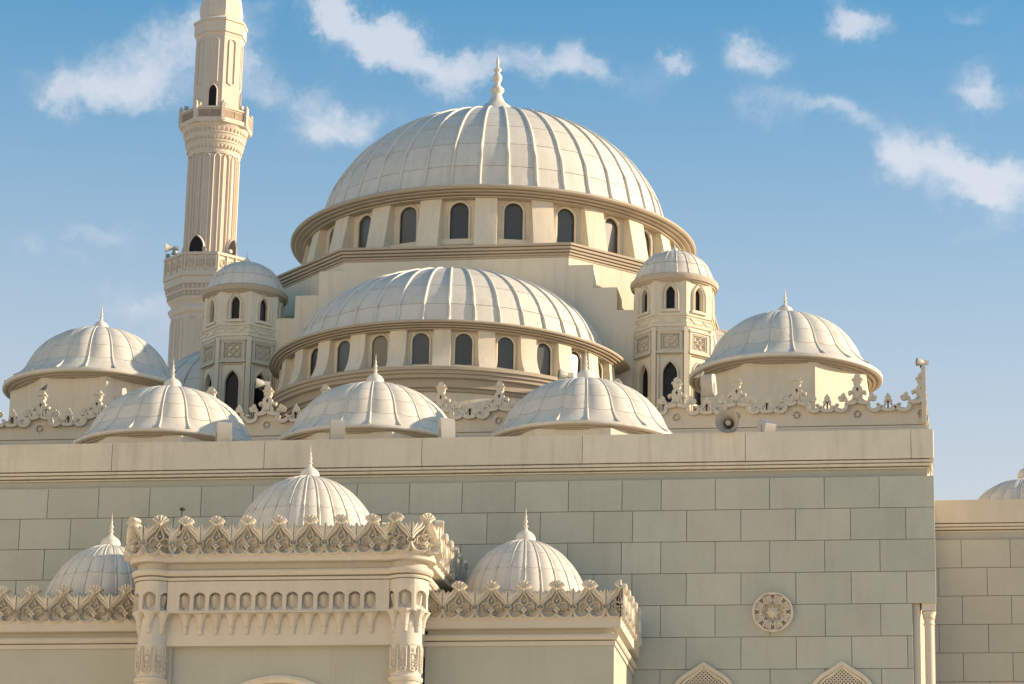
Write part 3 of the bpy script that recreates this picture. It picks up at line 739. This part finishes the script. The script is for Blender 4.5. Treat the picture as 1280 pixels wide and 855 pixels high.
for row, (z, rv) in enumerate(((31.255, 1.365), (31.485, 1.425))):
    apn = rv*cos(pi/8); fwn = 2*apn*math.tan(pi/8)
    for i in (-2, -1, 0, 1, 2):
        a = i*pi/4+MROT
        for k in range(7):
            x = (k-3)*fwn/7.2
            put('niche', tooth, mina, (apn*sin(a)+x*cos(a)+.006*sin(a), -apn*cos(a)+x*sin(a)-.006*cos(a), z), a)
MB().sweep(mpoly(1.50), [(-.6, 31.88), (0, 31.885), (.02, 31.90), (.02, 32.06), (-.03, 32.07), (-.03, 32.60), (.03, 32.61), (.03, 32.70), (-.14, 32.71), (-.14, 32.0), (-.6, 31.95)], True).build('balcony', M_MINARET, mina)
apb = 1.47*cos(pi/8); fwb = 2*apb*math.tan(pi/8)
bp = MB()
for k in range(3):
    x = (k-1)*fwb*.31
    bp.ribbon([(x+.125*cos(2*pi*i/14), 32.34+.125*sin(2*pi*i/14)) for i in range(14)], .04, .0, -.04, True)
    bp.ribbon([(x+.065*cos(2*pi*i/10), 32.34+.065*sin(2*pi*i/10)) for i in range(10)], .03, .0, -.03, True)
for k in range(4): bp.box((k-1.5)*fwb*.31-.025, (k-1.5)*fwb*.31+.025, -.045, -.0005, 32.08, 32.60)
bp = bp.mesh('balcony_panel', M_MINARET, 40)
for i in range(8):
    a = i*pi/4+MROT; put('balcony_panel', bp, mina, (apb*sin(a), -apb*cos(a), 0), a)
# middle shaft with sunk flutes and doors
Rm = .86
MB().lathe([(Rm-.03, 31.9), (Rm-.03, 36.5)], 48).build('middle_shaft', M_MINARET, mina)
fl = MB()
flp = arch(.20, 3.55, 1.1, 6, 0, 32.85)
fl = MB().ribbon(flp, .055, .0, -.055).xf(bend(Rm-.03)).mesh('flute', M_MINARET, 40)
dr = arch(.50, .78, .9, 7, 0, 32.72)
drf = MB().ribbon(arch(.56, .98, .9, 7, 0, 32.5), .07, .0, -.10).xf(bend(Rm)).mesh('door_frame', M_MINARET, 40)
drp = MB().prism(arch(.52, .94, .9, 7, 0, 32.5), -.055, -.02).xf(bend(Rm)).mesh('door', M_HOLLOW)
for i in range(16):
    a = (i+.5)*pi/8+MROT-radians(15); put('flute', fl, mina, (0, 0, 0), a)
for a in (-16, 74, 164, 254):
    d = put('doorway', drf, mina, (0, 0, 0), radians(a)); put('door', drp, d)
MB().lathe([(Rm, 36.40), (Rm+.03, 36.46), (Rm+.03, 36.50), (Rm+.01, 36.52), (Rm+.10, 36.78), (Rm+.13, 36.80), (Rm+.13, 36.84), (Rm+.10, 36.86), (Rm+.17, 37.07), (Rm+.20, 37.09), (Rm+.20, 37.13), (Rm+.17, 37.15), (Rm+.23, 37.36), (Rm+.27, 37.40), (Rm+.27, 37.43), (Rm-.1, 37.44)], 48).build('corbel_tiers', M_MINARET, mina)
for zz, rr in ((36.58, Rm+.045), (36.88, Rm+.115), (37.16, Rm+.18)):
    nt = MB().ribbon(arch(.10, .17, 'round', 4, 0, 0), .03, .02, -.035).xf(bend(rr)).mesh('corbel_niche', M_MINARET, 40)
    for i in range(44):
        a = i*2*pi/44
        if -1.9 < ((a+pi) % (2*pi))-pi < 1.9: put('corbel_niche', nt, mina, (0, 0, zz), a)
def mpoly2(rv): return polygon(8, rv, pi/8+MROT)
MB().sweep(mpoly2(1.25), [(-.6, 37.41), (0, 37.415), (.01, 37.43), (.01, 37.56), (-.05, 37.57), (-.05, 37.90), (-.01, 37.91), (-.01, 37.97), (-.13, 37.98), (-.13, 37.5), (-.6, 37.5)], True).build('balcony', M_MINARET, mina)
ap2 = 1.20*cos(pi/8); fw2 = 2*ap2*math.tan(pi/8)
scr = MB().box(-fw2*.40, -.015, -.012, -.0, 37.61, 37.86).box(.015, fw2*.40, -.012, 0, 37.61, 37.86).mesh('screen', mat('pierced_screen', (.36, .27, .18), var=.5, streak=0, grain=4))
pst = MB().box(-.06, .06, -.06, .06, 37.45, 38.08).lathe([(.05, 38.08), (.06, 38.12), (.03, 38.17), (.0, 38.19)], 8).mesh('post', M_MINARET)
for i in range(8):
    a = i*pi/4+MROT
    put('screen', scr, mina, (ap2*sin(a), -ap2*cos(a), 0), a)
    put('post', pst, mina, (1.22*sin(a+pi/8), -1.22*cos(a+pi/8), 0), a+pi/8)
ap3 = .76
MB().zprism(polygon(8, ap3/cos(pi/8), pi/8+MROT), 37.4, 40.85).build('upper_shaft', M_MINARET, mina, sharp=20)
up1 = MB().ribbon(arch(.26, 1.60, 'round', 6, 0, 38.98), .05, .0, -.045).ribbon([(-.13, 38.98), (0, 38.92), (.13, 38.98)], .05, 0, -.045).mesh('arched_panel', M_MINARET, 40)
uw = MB().ribbon(arch(.30, .92, 1.0, 6, 0, 37.98), .05, .0, -.05).mesh('window', M_MINARET, 40)
uwp = MB().prism(arch(.26, .88, 1.0, 6, 0, 37.98), -.02, .01).mesh('pane', M_HOLLOW)
for i in range(8):
    a = i*pi/4+MROT; L = (ap3*sin(a), -ap3*cos(a), 0)
    put('arched_panel', up1, mina, L, a)
    if i % 2 == 1 or True:
        if i in (0, 2, 4, 6): pass
for a in (-16, 74):
    i = round((radians(a)-MROT)/(pi/4)); a = i*pi/4+MROT; L = (ap3*sin(a), -ap3*cos(a), 0)
    w = put('window', uw, mina, L, a); put('pane', uwp, w)
MB().sweep(polygon(8, ap3/cos(pi/8), pi/8+MROT), [(-.3, 40.68), (0, 40.69), (.03, 40.74), (.03, 40.80), (.08, 40.82), (.08, 41.2), (.12, 41.22), (.12, 41.30), (.05, 41.32), (-.1, 41.45), (-.05, 41.75), (-.12, 42.2), (-.35, 43.4), (-.6, 44.6), (-.75, 45.8)], True).build('cap_cornice', M_MINARET, mina)

# ------------------------------------------------------------------ small crest unit (porch and wings)
M_CREST = mat('crest_cast_stone', (.66, .60, .48), var=.08, streak=.12)
def crest_small(H=.70, W=.60):
    k = W/352; kz = H/440; mb = MB()
    def S(pts): return [(x*k, z*kz) for x, z in pts]
    y0, y1 = .03, -.055
    top = [(-176, 318), (-150, 300), (-118, 322), (-92, 306), (-60, 345), (-30, 372), (0, 392), (30, 372), (60, 345), (92, 306), (118, 322), (150, 300), (176, 318)]
    bot = [(176, 95), (165, 60), (135, 25), (90, 8), (40, 20), (0, 48), (-40, 20), (-90, 8), (-135, 25), (-165, 60), (-176, 95)]
    mb.cur = 1; mb.prism(S(top+bot), .05, .11); mb.cur = 0
    def tap(n, *w): # taper list over n+1 stations
        out = []
        for i in range(n+1):
            t = i/n*(len(w)-1); q = min(int(t), len(w)-2); out.append((w[q]+(w[q+1]-w[q])*(t-q))*k)
        return out
    for sg in (1, -1):
        f = lambda pts: [(sg*x, z) for x, z in S(pts)]
        mb.prism(f([(177, 132), (177, 322), (150, 302), (118, 326), (92, 312), (62, 352), (40, 376), (0, 392), (0, 338), (22, 300), (64, 258), (112, 212), (142, 164), (152, 134)]), -.030, .07)
        # lower loop
        mb.ribbon(f(cr([(0, 50), (34, 18), (92, 6), (138, 24), (166, 66), (174, 108)], 4)), 40*k, y0+.05, -.105)
        # feathered leaves sweeping from the foot of the palmette up to the shell
        q = cr([(168, 138), (150, 182), (112, 232), (60, 276), (26, 322), (6, 372)], 4); mb.ribbon(f(q), tap(len(q)-1, 22, 34, 40, 36, 28, 8), y0, -.058)
        q = cr([(172, 160), (156, 214), (124, 262), (84, 302), (54, 348)], 4); mb.ribbon(f(q), tap(len(q)-1, 24, 36, 40, 34, 6), -.025, -.066)
        q = cr([(174, 176), (164, 236), (140, 284), (112, 328)], 4); mb.ribbon(f(q), tap(len(q)-1, 24, 38, 38, 6), -.025, -.074)
        # spear of the palmette (half)
        mb.prism(f([(177, 150), (162, 170), (158, 250), (146, 296), (154, 318), (177, 352)]), -.072, .06)
        mb.ribbon(f([(176, 160), (176, 344)]), 12*k, -.07, -.088)
        # volutes at the foot
        mb.ribbon(f(cr([(177, 122), (156, 112), (140, 124), (142, 146), (156, 150)], 4)), 18*k, y0, y1-.035)
        # inner ogee
        q = cr([(0, 336), (6, 296), (26, 256), (42, 218), (34, 184), (8, 158), (-12, 140)], 4); mb.ribbon(f(q), tap(len(q)-1, 24, 20, 18, 18, 18, 18, 10), y0, y1)
        # side lobe with hooked end
        q = cr([(10, 150), (34, 178), (62, 190), (92, 182), (112, 154), (112, 122), (98, 100), (88, 112)], 4); mb.ribbon(f(q), 20*k, y0+.02, y1)
        q = cr([(112, 118), (86, 120), (76, 106), (60, 92), (50, 112), (34, 128)], 4); mb.ribbon(f(q), 12*k, y0, y1+.008)
        q = cr([(0, 52), (30, 56), (58, 78)], 3); mb.ribbon(f(q), 14*k, y0, y1+.005)
        mb.blob(sg*22*k, 104*kz, 19*k, y0, y1)
    mb.blob(0, 124*kz, 20*k, y0, y1); mb.blob(0, 80*kz, 22*k, y0, y1, 8, 1.3)
    mb.blob(0, 208*kz, 15*k, y0, y1+.01, 6)
    fan = [(0, 322)]+[(96*sin(radians(a)), 346+96*cos(radians(a))) for a in range(-64, 65, 16)]
    mb.prism(S(fan), y1-.035, .06)
    for a in range(-52, 53, 26): mb.ribbon(S([(12*sin(radians(a)), 352), (92*sin(radians(a)), 346+90*cos(radians(a)))]), [6*k, 24*k], y1-.03, y1-.055)
    mb.ribbon(S([(0, 318), (0, 346), (0, 378)]), [14*k, 30*k, 4*k], y0, y1-.06)
    return mb

# ------------------------------------------------------------------ entrance porch
XP = -13.04
porch = thing('entrance_porch', 'projecting carved entrance porch with round corner columns, niche frieze and palmette crest', 'porch', (XP, 55.2, 0))
CX, CY, YB = 2.46, .42, 4.78      # column axis offsets, back wall
def porch_path(off, rc):
    # plan line of the porch at a given column radius; straight parts lie 'off' behind the lip line
    xs = CX+CY-off   # side plane, same standing-out as the front
    yf = off
    d = CY-yf
    a0 = math.acos(min(1, d/rc)); pts = []
    left = []
    # right column arc from the front line round to the side line
    arc = []
    n = 22; s0 = -a0; s1 = pi/2+a0
    for i in range(n+1):
        a = s0+(s1-s0)*i/n
        arc.append((CX+rc*sin(a), CY-rc*cos(a)))
    larc = [(-x, y) for x, y in arc[::-1]]
    return [(-xs, YB)]+larc+arc+[(xs, YB)]
MB().sweep(porch_path(.02, .50), [(-.30, 13.775), (0, 13.78), (.012, 13.79), (.012, 13.935), (-.01, 13.955), (-.30, 13.96)]).build('lip', M_PORTAL, porch)
MB().sweep(porch_path(.185, .375), [(-.25, 13.42), (-.02, 13.425), (-.02, 13.445), (.03, 13.447), (.045, 13.48), (.04, 13.50), (-.03, 13.502), (-.03, 13.525), (.055, 13.53), (.09, 13.565), (.098, 13.60), (.085, 13.635), (.05, 13.66), (-.02, 13.665), (-.02, 13.80), (-.25, 13.80)]).build('roll_moulding', M_PORTAL, porch)
MB().sweep(porch_path(.27, .31), [(-.16, 12.83), (0, 12.835), (0, 13.44), (-.16, 13.44)]).build('niche_frieze', M_PORTAL, porch)
MB().sweep([(-CX-CY+.3, YB), (-CX-CY+.3, .36), (CX+CY-.3, .36), (CX+CY-.3, YB)], [(-.2, 12.22), (.0, 12.225), (.0, 12.86), (-.2, 12.86)]).build('lower_frieze', M_PORTAL, porch)
# wall with the arched doorway below the frieze
oa = arch(3.3, 11.50, 'round', 16, .02, .02)
w_ = MB(); holed(w_, -2.08, 2.08, 0, 12.23, oa, .52, .5); w_.build('wall', M_RENDER, porch)
MB().ribbon(arch(3.46, 11.60, 'round', 20, .02, 0), .17, .53, .40).build('arch_moulding', M_DRUM, porch)
pane(oa, 1.0).build('doorway', M_HOLLOW, porch)
for s in (-1, 1):
    MB().box(s*2.27-.19, s*2.27+.19, .44, .8, 0, 12.228).build('pilaster', M_RENDER, porch)
MB().box(CX+CY-.42, CX+CY-.32, .6, YB, 0, 12.22).build('side_wall', M_RENDER, porch)
MB().box(-CX-CY+.32, -CX-CY+.42, .6, YB, 0, 12.22).build('side_wall', M_RENDER, porch)
MB().box(-CX-.2, CX+.2, .35, YB-.01, 13.5, 13.7).build('roof_deck', M_ROOF, porch)
# niches (sunk kites) and pendants
kite_me = MB()
hexo = [(-.105, -.115), (-.105, .10), (-.055, .155), (0, .17), (.055, .155), (.105, .10), (.105, -.115), (0, -.185)]
def kite_mesh():
    mb = MB(); L1, L2 = (-.112, .026, .105), (-.112, .027, -.06); T, Bt = (0, .026, .172), (0, .02, -.16)
    m_ = lambda p: (-p[0], p[1], p[2]); Rg = (0, -.046, .10)
    mb.add([T, Rg, Bt, L1, L2, m_(L1), m_(L2)], [(0, 3, 1), (3, 4, 1), (4, 2, 1), (0, 1, 5), (5, 1, 6), (6, 1, 2)])
    mb.cur = 1
    mb.add([L2, (-.112, -.056, -.175), (0, -.056, -.175), Bt], [(0, 1, 2, 3)]).add([m_(L2), (.112, -.056, -.175), (0, -.056, -.175), Bt], [(0, 3, 2, 1)])
    return mb
def kite_frame():
    mb = MB(); o = [(-.112, -.175), (-.112, .105), (-.062, .155), (0, .172), (.062, .155), (.112, .105), (.112, -.175)]
    holed(mb, -.15, .15, -.205, .382, o, -.058, .085)
    mb.box(-.15, .15, -.085, .12, -.228, -.206)
    return mb
def pendant():
    mb = MB()
    prof = [(.150, .01), (.148, -.012), (.118, -.055), (.090, -.11), (.070, -.175), (.056, -.25), (.066, -.256), (.066, -.276), (.050, -.28), (.046, -.40), (.02, -.41)]
    vs = []; n = 6
    for r, z in prof:
        for i in range(n):
            a = -pi/2-.0+pi*i/(n-1)
            vs.append((r*sin(a), -r*cos(a)*1.05+.0, z))
    fs = [(i*n+j, i*n+j+1, (i+1)*n+j+1, (i+1)*n+j) for i in range(len(prof)-1) for j in range(n-1)]
    fs.append(tuple((len(prof)-1)*n+j for j in range(n)))
    return mb.add(vs, fs)
km = kite_mesh().mesh('niche_facet', [M_SHADED_GROUND, M_PORTAL], 10); kf = kite_frame().mesh('niche', M_PORTAL, 40); pm = pendant().mesh('pendant', M_PORTAL, 25)
for i in range(13):
    x = (i-6)*.30-.02
    nobj = put('niche', kf, porch, (x, .215, 13.045)); put('facet', km, nobj)
    put('pendant', pm, porch, (x, .362, 12.84))
kmb = kite_mesh().xf(bend(.335)).mesh('niche_facet', [M_SHADED_GROUND, M_PORTAL], 10); kfb = kite_frame().xf(bend(.335)).mesh('niche', M_PORTAL, 40)
for s in (-1, 1):
    colo = MB().lathe([(.285, 0), (.285, 11.50), (.31, 11.51), (.325, 11.54), (.325, 11.585), (.30, 11.60), (.285, 11.62), (.285, 12.18), (.298, 12.19), (.298, 12.22), (.285, 12.24), (.285, 12.90)], 36, c=(s*CX, CY)).build('column', M_PORTAL, porch)
    MB().box(s*2.03-.12, s*2.03+.12, .158, .3, 12.83, 13.427).build('frieze_end', M_PORTAL, porch)
    for i in range(-2, 4):
        a = (i*51.4+2 if s > 0 else -i*51.4-2)
        a = radians(a)
        q = put('niche', kfb, porch, (s*CX, CY, 13.045), a); put('facet', kmb, q)
        put('pendant', pm, porch, (s*CX+.28*sin(a), CY-.28*cos(a), 12.84), a)
    for i in range(8):
        a = radians(i*45+18)
        sl = MB().ribbon(arch(.07, .40, 1.2, 4, 0, 11.78), .028, .0, -.03).xf(bend(.285)).build('slot', M_PORTAL, colo, (s*CX, CY, 0), a)
        b_ = radians(i*45+40)
        nb = MB().ribbon([(-.07, 11.90), (.07, 11.90), (.07, 12.02), (-.07, 12.02)], .026, 0, -.028, True).ribbon(arch(.09, .10, 'round', 4, 0, 11.91), .02, 0, -.022).blob(0, 12.09, .035, 0, -.025)
        sc_ = [(0, 11.68), (.06, 11.70), (.075, 11.755), (.03, 11.80), (.07, 11.84), (.045, 11.875), (.015, 11.85)]
        for sg in (1, -1): nb.ribbon([(sg*x, z) for x, z in cr(sc_, 3)], .028, 0, -.03)
        nb.blob(0, 11.75, .035, 0, -.03)
        nb.xf(bend(.285)).build('carving', M_PORTAL, colo, (s*CX, CY, 0), b_)
# palmette crest: straight run, bent round both corners, then down the sides
cu = crest_small(.76, .605).mesh('crest_unit', [M_CREST, M_CREST], 45, False)
for i in range(7):
    put('crest_unit', cu, porch, ((i-3)*.605, .035, 13.895))
RB = .535
arcl = radians(195)
for s in (-1, 1):
    a_in = radians(-50); a_out = radians(140); n3 = 3; da = (a_out-a_in)/n3
    cb = crest_small(.76, RB*da).xf(bend(RB)).mesh('crest_unit', [M_CREST, M_CREST], 45, False)
    for i in range(n3):
        a = (a_in+(i+.5)*da)
        put('crest_unit', cb, porch, (s*CX, CY, 13.895), s*a)
    for i in range(6):
        put('crest_unit', cu, porch, (s*(CX+CY-.03), CY+.72+i*.605, 13.895), s*pi/2)

# ------------------------------------------------------------------ wings of the porch
cw = crest_small(.73, .632).mesh('crest_unit', [M_CREST, M_CREST], 45, False)
cws = crest_small(.73, .60).mesh('crest_unit', [M_CREST, M_CREST], 45, False)
for s, lab in ((-1, 'low wing with palmette crest joined to the porch on the minaret side'), (1, 'low wing with palmette crest joined to the porch, its end wall catching the sun')):
    w = thing('porch_wing', lab, 'building', (XC, 56.7, 0), 0, 'low wings flanking the porch')
    x0, x1 = s*2.42, s*6.34
    lo, hi = min(x0, x1), max(x0, x1)
    outer = [(lo, 3.26), (lo, 0), (hi, 0), (hi, 3.26)]
    MB().sweep(outer, [(-.3, 12.735), (-.02, 12.74), (0, 12.75), (0, 12.955), (-.02, 12.975), (-.3, 12.98)]).build('lip', M_PORTAL, w)
    inn = [(lo+.13, 3.26), (lo+.13, .13), (hi-.13, .13), (hi-.13, 3.26)]
    MB().sweep(inn, [(-.2, 12.415), (.02, 12.42), (.02, 12.505), (-.04, 12.507), (-.04, 12.522), (.04, 12.527), (.075, 12.56), (.082, 12.59), (.07, 12.62), (.04, 12.645), (-.04, 12.65), (-.04, 12.75), (-.2, 12.75)]).build('roll_moulding', M_PORTAL, w)
    MB().box(lo+.14, hi-.14, .14, 3.24, 0, 12.418).build('wall', M_RENDER, w)
    MB().box(lo+.2, hi-.2, .2, 3.24, 12.6, 12.72).build('roof_deck', M_ROOF, w)
    n = 6
    xs_ = [s*(6.34-.56+.0-.632*i) for i in range(6)]
    if s > 0: xs_ = [hx(-7.262+.632)-.0] + [hx(-7.262-.632*i) for i in range(6)]
    else: xs_ = [-(2.75+.632*i) for i in range(6)]
    for x in xs_:
        if s > 0 and x+.3 > 6.34:
            hb = crest_small(.73, .632); cut = 6.34-x-.004
            hb.v = [(min(px_, cut), py_, pz_) for px_, py_, pz_ in hb.v]
            hb.build('crest_unit', [M_CREST, M_CREST], w, (x, .035, 12.925), sharp=45)
        else: put('crest_unit', cw, w, (x, .035, 12.925))
    for i in range(5): put('crest_unit', cws, w, (s*6.305, .36+.60*i, 12.925), s*pi/2)

small_dome('porch_dome', 'white ribbed dome rising behind the crest of the central porch', 'dome', XC, 57.5, 13.85, None, R=1.55, Rl=1.74, H=2.02, nrib=28, drum_r=1.45, drum_z=13.6, fin=.44, fin_z=15.98, rows=(0, .2, .40, .58, .77), dip=.02, bulge=.03, ribw=.026)
for x, lab in ((-17.25, 'small ribbed dome on the wing of the porch nearest the picture edge, in shade'), (-8.77, 'small ribbed dome on the porch wing below the horn loudspeaker, sunlit on one side')):
    small_dome('wing_dome', lab, 'dome', x, 58.35, 12.95, 'pair of small domes on the porch wings', R=1.33, Rl=1.46, H=1.77, nrib=24, drum_r=1.25, drum_z=12.7, fin=.46, fin_z=14.82, rows=(0, .2, .40, .58, .77), dip=.02, bulge=.025, ribw=.022)

# ------------------------------------------------------------------ lamps, loudspeakers and birds
def floodlight(label, loc, rz, tilt, s=1.0, group='white floodlights on the roof'):
    t = thing('floodlight', label, 'floodlight', loc, rz, group)
    c, sn = cos(tilt), sin(tilt)
    rot = lambda x, y, z: (x*s, (y*c-z*sn)*s, (.26+y*sn+z*c)*s)
    prof = [(-.17, -.22), (-.10, -.25), (.13, -.25), (.17, -.20), (.17, .16), (.10, .25), (-.10, .25), (-.17, .20)]
    mb = MB(); n = len(prof)
    vs = [(-.15, y*.75, z) for y, z in prof]+[(.15, y*.75, z) for y, z in prof]
    mb.add(vs, [tuple(range(n))[::-1], tuple(range(n, 2*n))]+[(i, (i+1) % n, (i+1) % n+n, i+n) for i in range(n)])
    mb.xf(rot).build('housing', M_WHITE, t)
    MB().box(-.13, .13, -.145, -.125, -.19, .19).xf(rot).build('glass', M_LENS, t)
    MB().box(-.17*s, -.155*s, -.03*s, .03*s, 0, .28*s).box(.155*s, .17*s, -.03*s, .03*s, 0, .28*s).box(-.17*s, .17*s, -.04*s, .04*s, -.02*s, .0).build('bracket', M_WHITE, t)
    return t
floodlight('white box floodlight on the parapet in front of the roof dome nearest the minaret', (-15.56, 60.5, 17.41), radians(200), radians(-10))
floodlight('white box floodlight on the parapet in front of the middle roof dome', (-13.12, 60.5, 17.41), radians(195), radians(-8))
floodlight('tilted white box floodlight on the parapet at the edge of the middle roof dome', (-10.80, 60.5, 17.41), radians(205), radians(12))
floodlight('small white floodlight aimed up on the parapet beside the horn loudspeaker', (-4.14, 60.45, 17.41), radians(30), radians(-65), .8)
floodlight('white floodlight among the crest finials in front of the sunlit corner dome', (-5.86, 66.45, 19.95), radians(160), radians(-14), .95)
floodlight('white floodlight among the crest finials in front of the shaded corner dome', (-19.62, 66.45, 19.95), radians(165), radians(-20), .85)
def horn(label, loc, rz, s=1.0, group='horn loudspeakers'):
    t = thing('horn_loudspeaker', label, 'loudspeaker', loc, rz, group)
    q = lambda x, y, z: (x*s, y*s, z*s)
    turn = lambda x, y, z: (x*s, z*s, -y*s)      # lathe axis laid along -Y
    MB().lathe([(.205, -.20), (.20, -.19), (.15, -.12), (.10, -.02), (.07, .10), (.06, .18), (.055, .18), (.06, .10), (.09, -.02), (.14, -.12), (.20, -.21)], 28).xf(turn).build('bell', M_WHITE, t)
    MB().lathe([(0, -.10), (.045, -.09), (.05, -.02), (.03, .10), (.02, .17)], 14).xf(turn).build('centre_horn', M_WHITE, t)
    MB().lathe([(0, .17), (.085, .17), (.09, .19), (.09, .30), (.07, .33), (0, .33)], 18).xf(turn).build('driver', M_WHITE, t)
    MB().box(-.015*s, .015*s, .10*s, .14*s, -.25*s, .0).box(-.06*s, .06*s, .05*s, .19*s, -.27*s, -.25*s).build('bracket', M_DARK, t)
    return t
horn('pale horn loudspeaker bolted on the parapet, facing the street', (-4.885, 60.12, 17.60), radians(-4), 1.2)
horn('horn loudspeaker on the lower balcony of the minaret', (-26.3, 93.9, 32.95), radians(-75), .8)
def spot(label, loc, rz, s=1.0, group='round spotlights perched on the crest'):
    t = thing('spotlight', label, 'spotlight', loc, rz, group)
    turn = lambda x, y, z: (x*s, z*s, (.14-y)*s)
    MB().lathe([(0, .12), (.05, .12), (.09, .06), (.12, -.04), (.135, -.10), (.135, -.13), (.12, -.13)], 18).xf(turn).build('housing', M_WHITE, t)
    MB().lathe([(0, -.115), (.122, -.115)], 18).xf(turn).build('lens', M_LENS, t)
    MB().box(-.06*s, .06*s, .06*s, .26*s, .08*s, .2*s).build('ballast_box', M_WHITE, t)
    MB().box(-.02*s, .02*s, -.02*s, .06*s, -.05*s, .05*s).build('bracket', M_DARK, t)
    return t
spot('round spotlight on the crest finial before the turret near the minaret', (-16.17, 66, 20.20), radians(-70), .85)
spot('round spotlight on the crest in front of the half dome windows', (-9.12, 66, 20.26), radians(-65), .85)
spot('round spotlight perched on the end post of the crest against the sky', (-1.08, 66, 20.41), radians(-70), .68)
def balcony_lamp(label, a, r, z, s):
    cx_, cy_ = -25.25+r*sin(a), 95-r*cos(a)
    s = s*.62
    t = thing('balcony_lamp', label, 'lamp', (cx_, cy_, z), a, 'small white lamps along the minaret balconies')
    MB().lathe([(0, .13), (.10, .125), (.13, .09), (.13, -.09), (.10, -.10), (0, -.10)], 14).xf(lambda x, y, q: (x*s, q*s, (.16-y)*s)).build('housing', M_WHITE, t)
    MB().box(-.03*s, .03*s, -.03*s, .03*s, -.02*s, .06*s).build('bracket', M_DARK, t)
bl = ((-62, 1.42, 32.71, 1.0, 'small lamp at the shadowed end of the lower minaret balcony'), (-38, 1.40, 32.71, .85, 'small lamp behind the horn on the lower minaret balcony'),
      (8, 1.40, 32.71, .9, 'small lamp right of the arched door on the lower minaret balcony'), (44, 1.40, 32.71, .9, 'small lamp at the sunlit corner of the lower minaret balcony'),
      (-52, 1.12, 37.98, .95, 'small lamp at the shadowed corner of the upper minaret balcony'), (-17, 1.12, 37.98, .95, 'small lamp beside the slit window on the upper minaret balcony'),
      (24, 1.12, 37.98, .9, 'small lamp over the sunlit panel of the upper minaret balcony'), (64, 1.12, 37.98, .95, 'small lamp at the sunlit corner of the upper minaret balcony'))
for a, r, z, s, lab in bl: balcony_lamp(lab, radians(a), r, z, s)
t = thing('rod_lamp', 'tiny dark lamp on a thin rod above the porch crest', 'lamp', (-14.94, 55.2, 13.88))
MB().tube([(0, -.02, .5), (0, -.02, .90)], .013, 6).build('rod', M_DARK, t)
MB().lathe([(0, .965), (.035, .955), (.06, .93), (.05, .905), (.02, .89), (0, .885)], 10).build('head', M_DARK, t)
def bird(label, loc, rz, m_):
    t = thing('pigeon', label, 'bird', loc, rz, 'pigeons on the parapets'); t.scale = (.72, .72, .72)
    MB().tube([(0, .20, .07), (0, .12, .09), (0, .04, .115), (0, -.04, .14), (0, -.085, .19), (0, -.10, .225), (0, -.125, .23), (0, -.15, .22)], [.012, .028, .062, .066, .042, .034, .026, .004], 8).build('body', m_, t, sharp=80)
    MB().box(-.02, -.01, 0, .01, 0, .08).box(.01, .02, 0, .01, 0, .08).build('leg', M_DARK, t)
bird('grey pigeon on a crest finial before the shaded corner dome', (-21.33, 66, 20.21), radians(70), M_GREY)
bird('pale pigeon on a crest finial in front of the sunlit turret window', (-6.02, 66, 20.21), radians(75), M_WHITE)
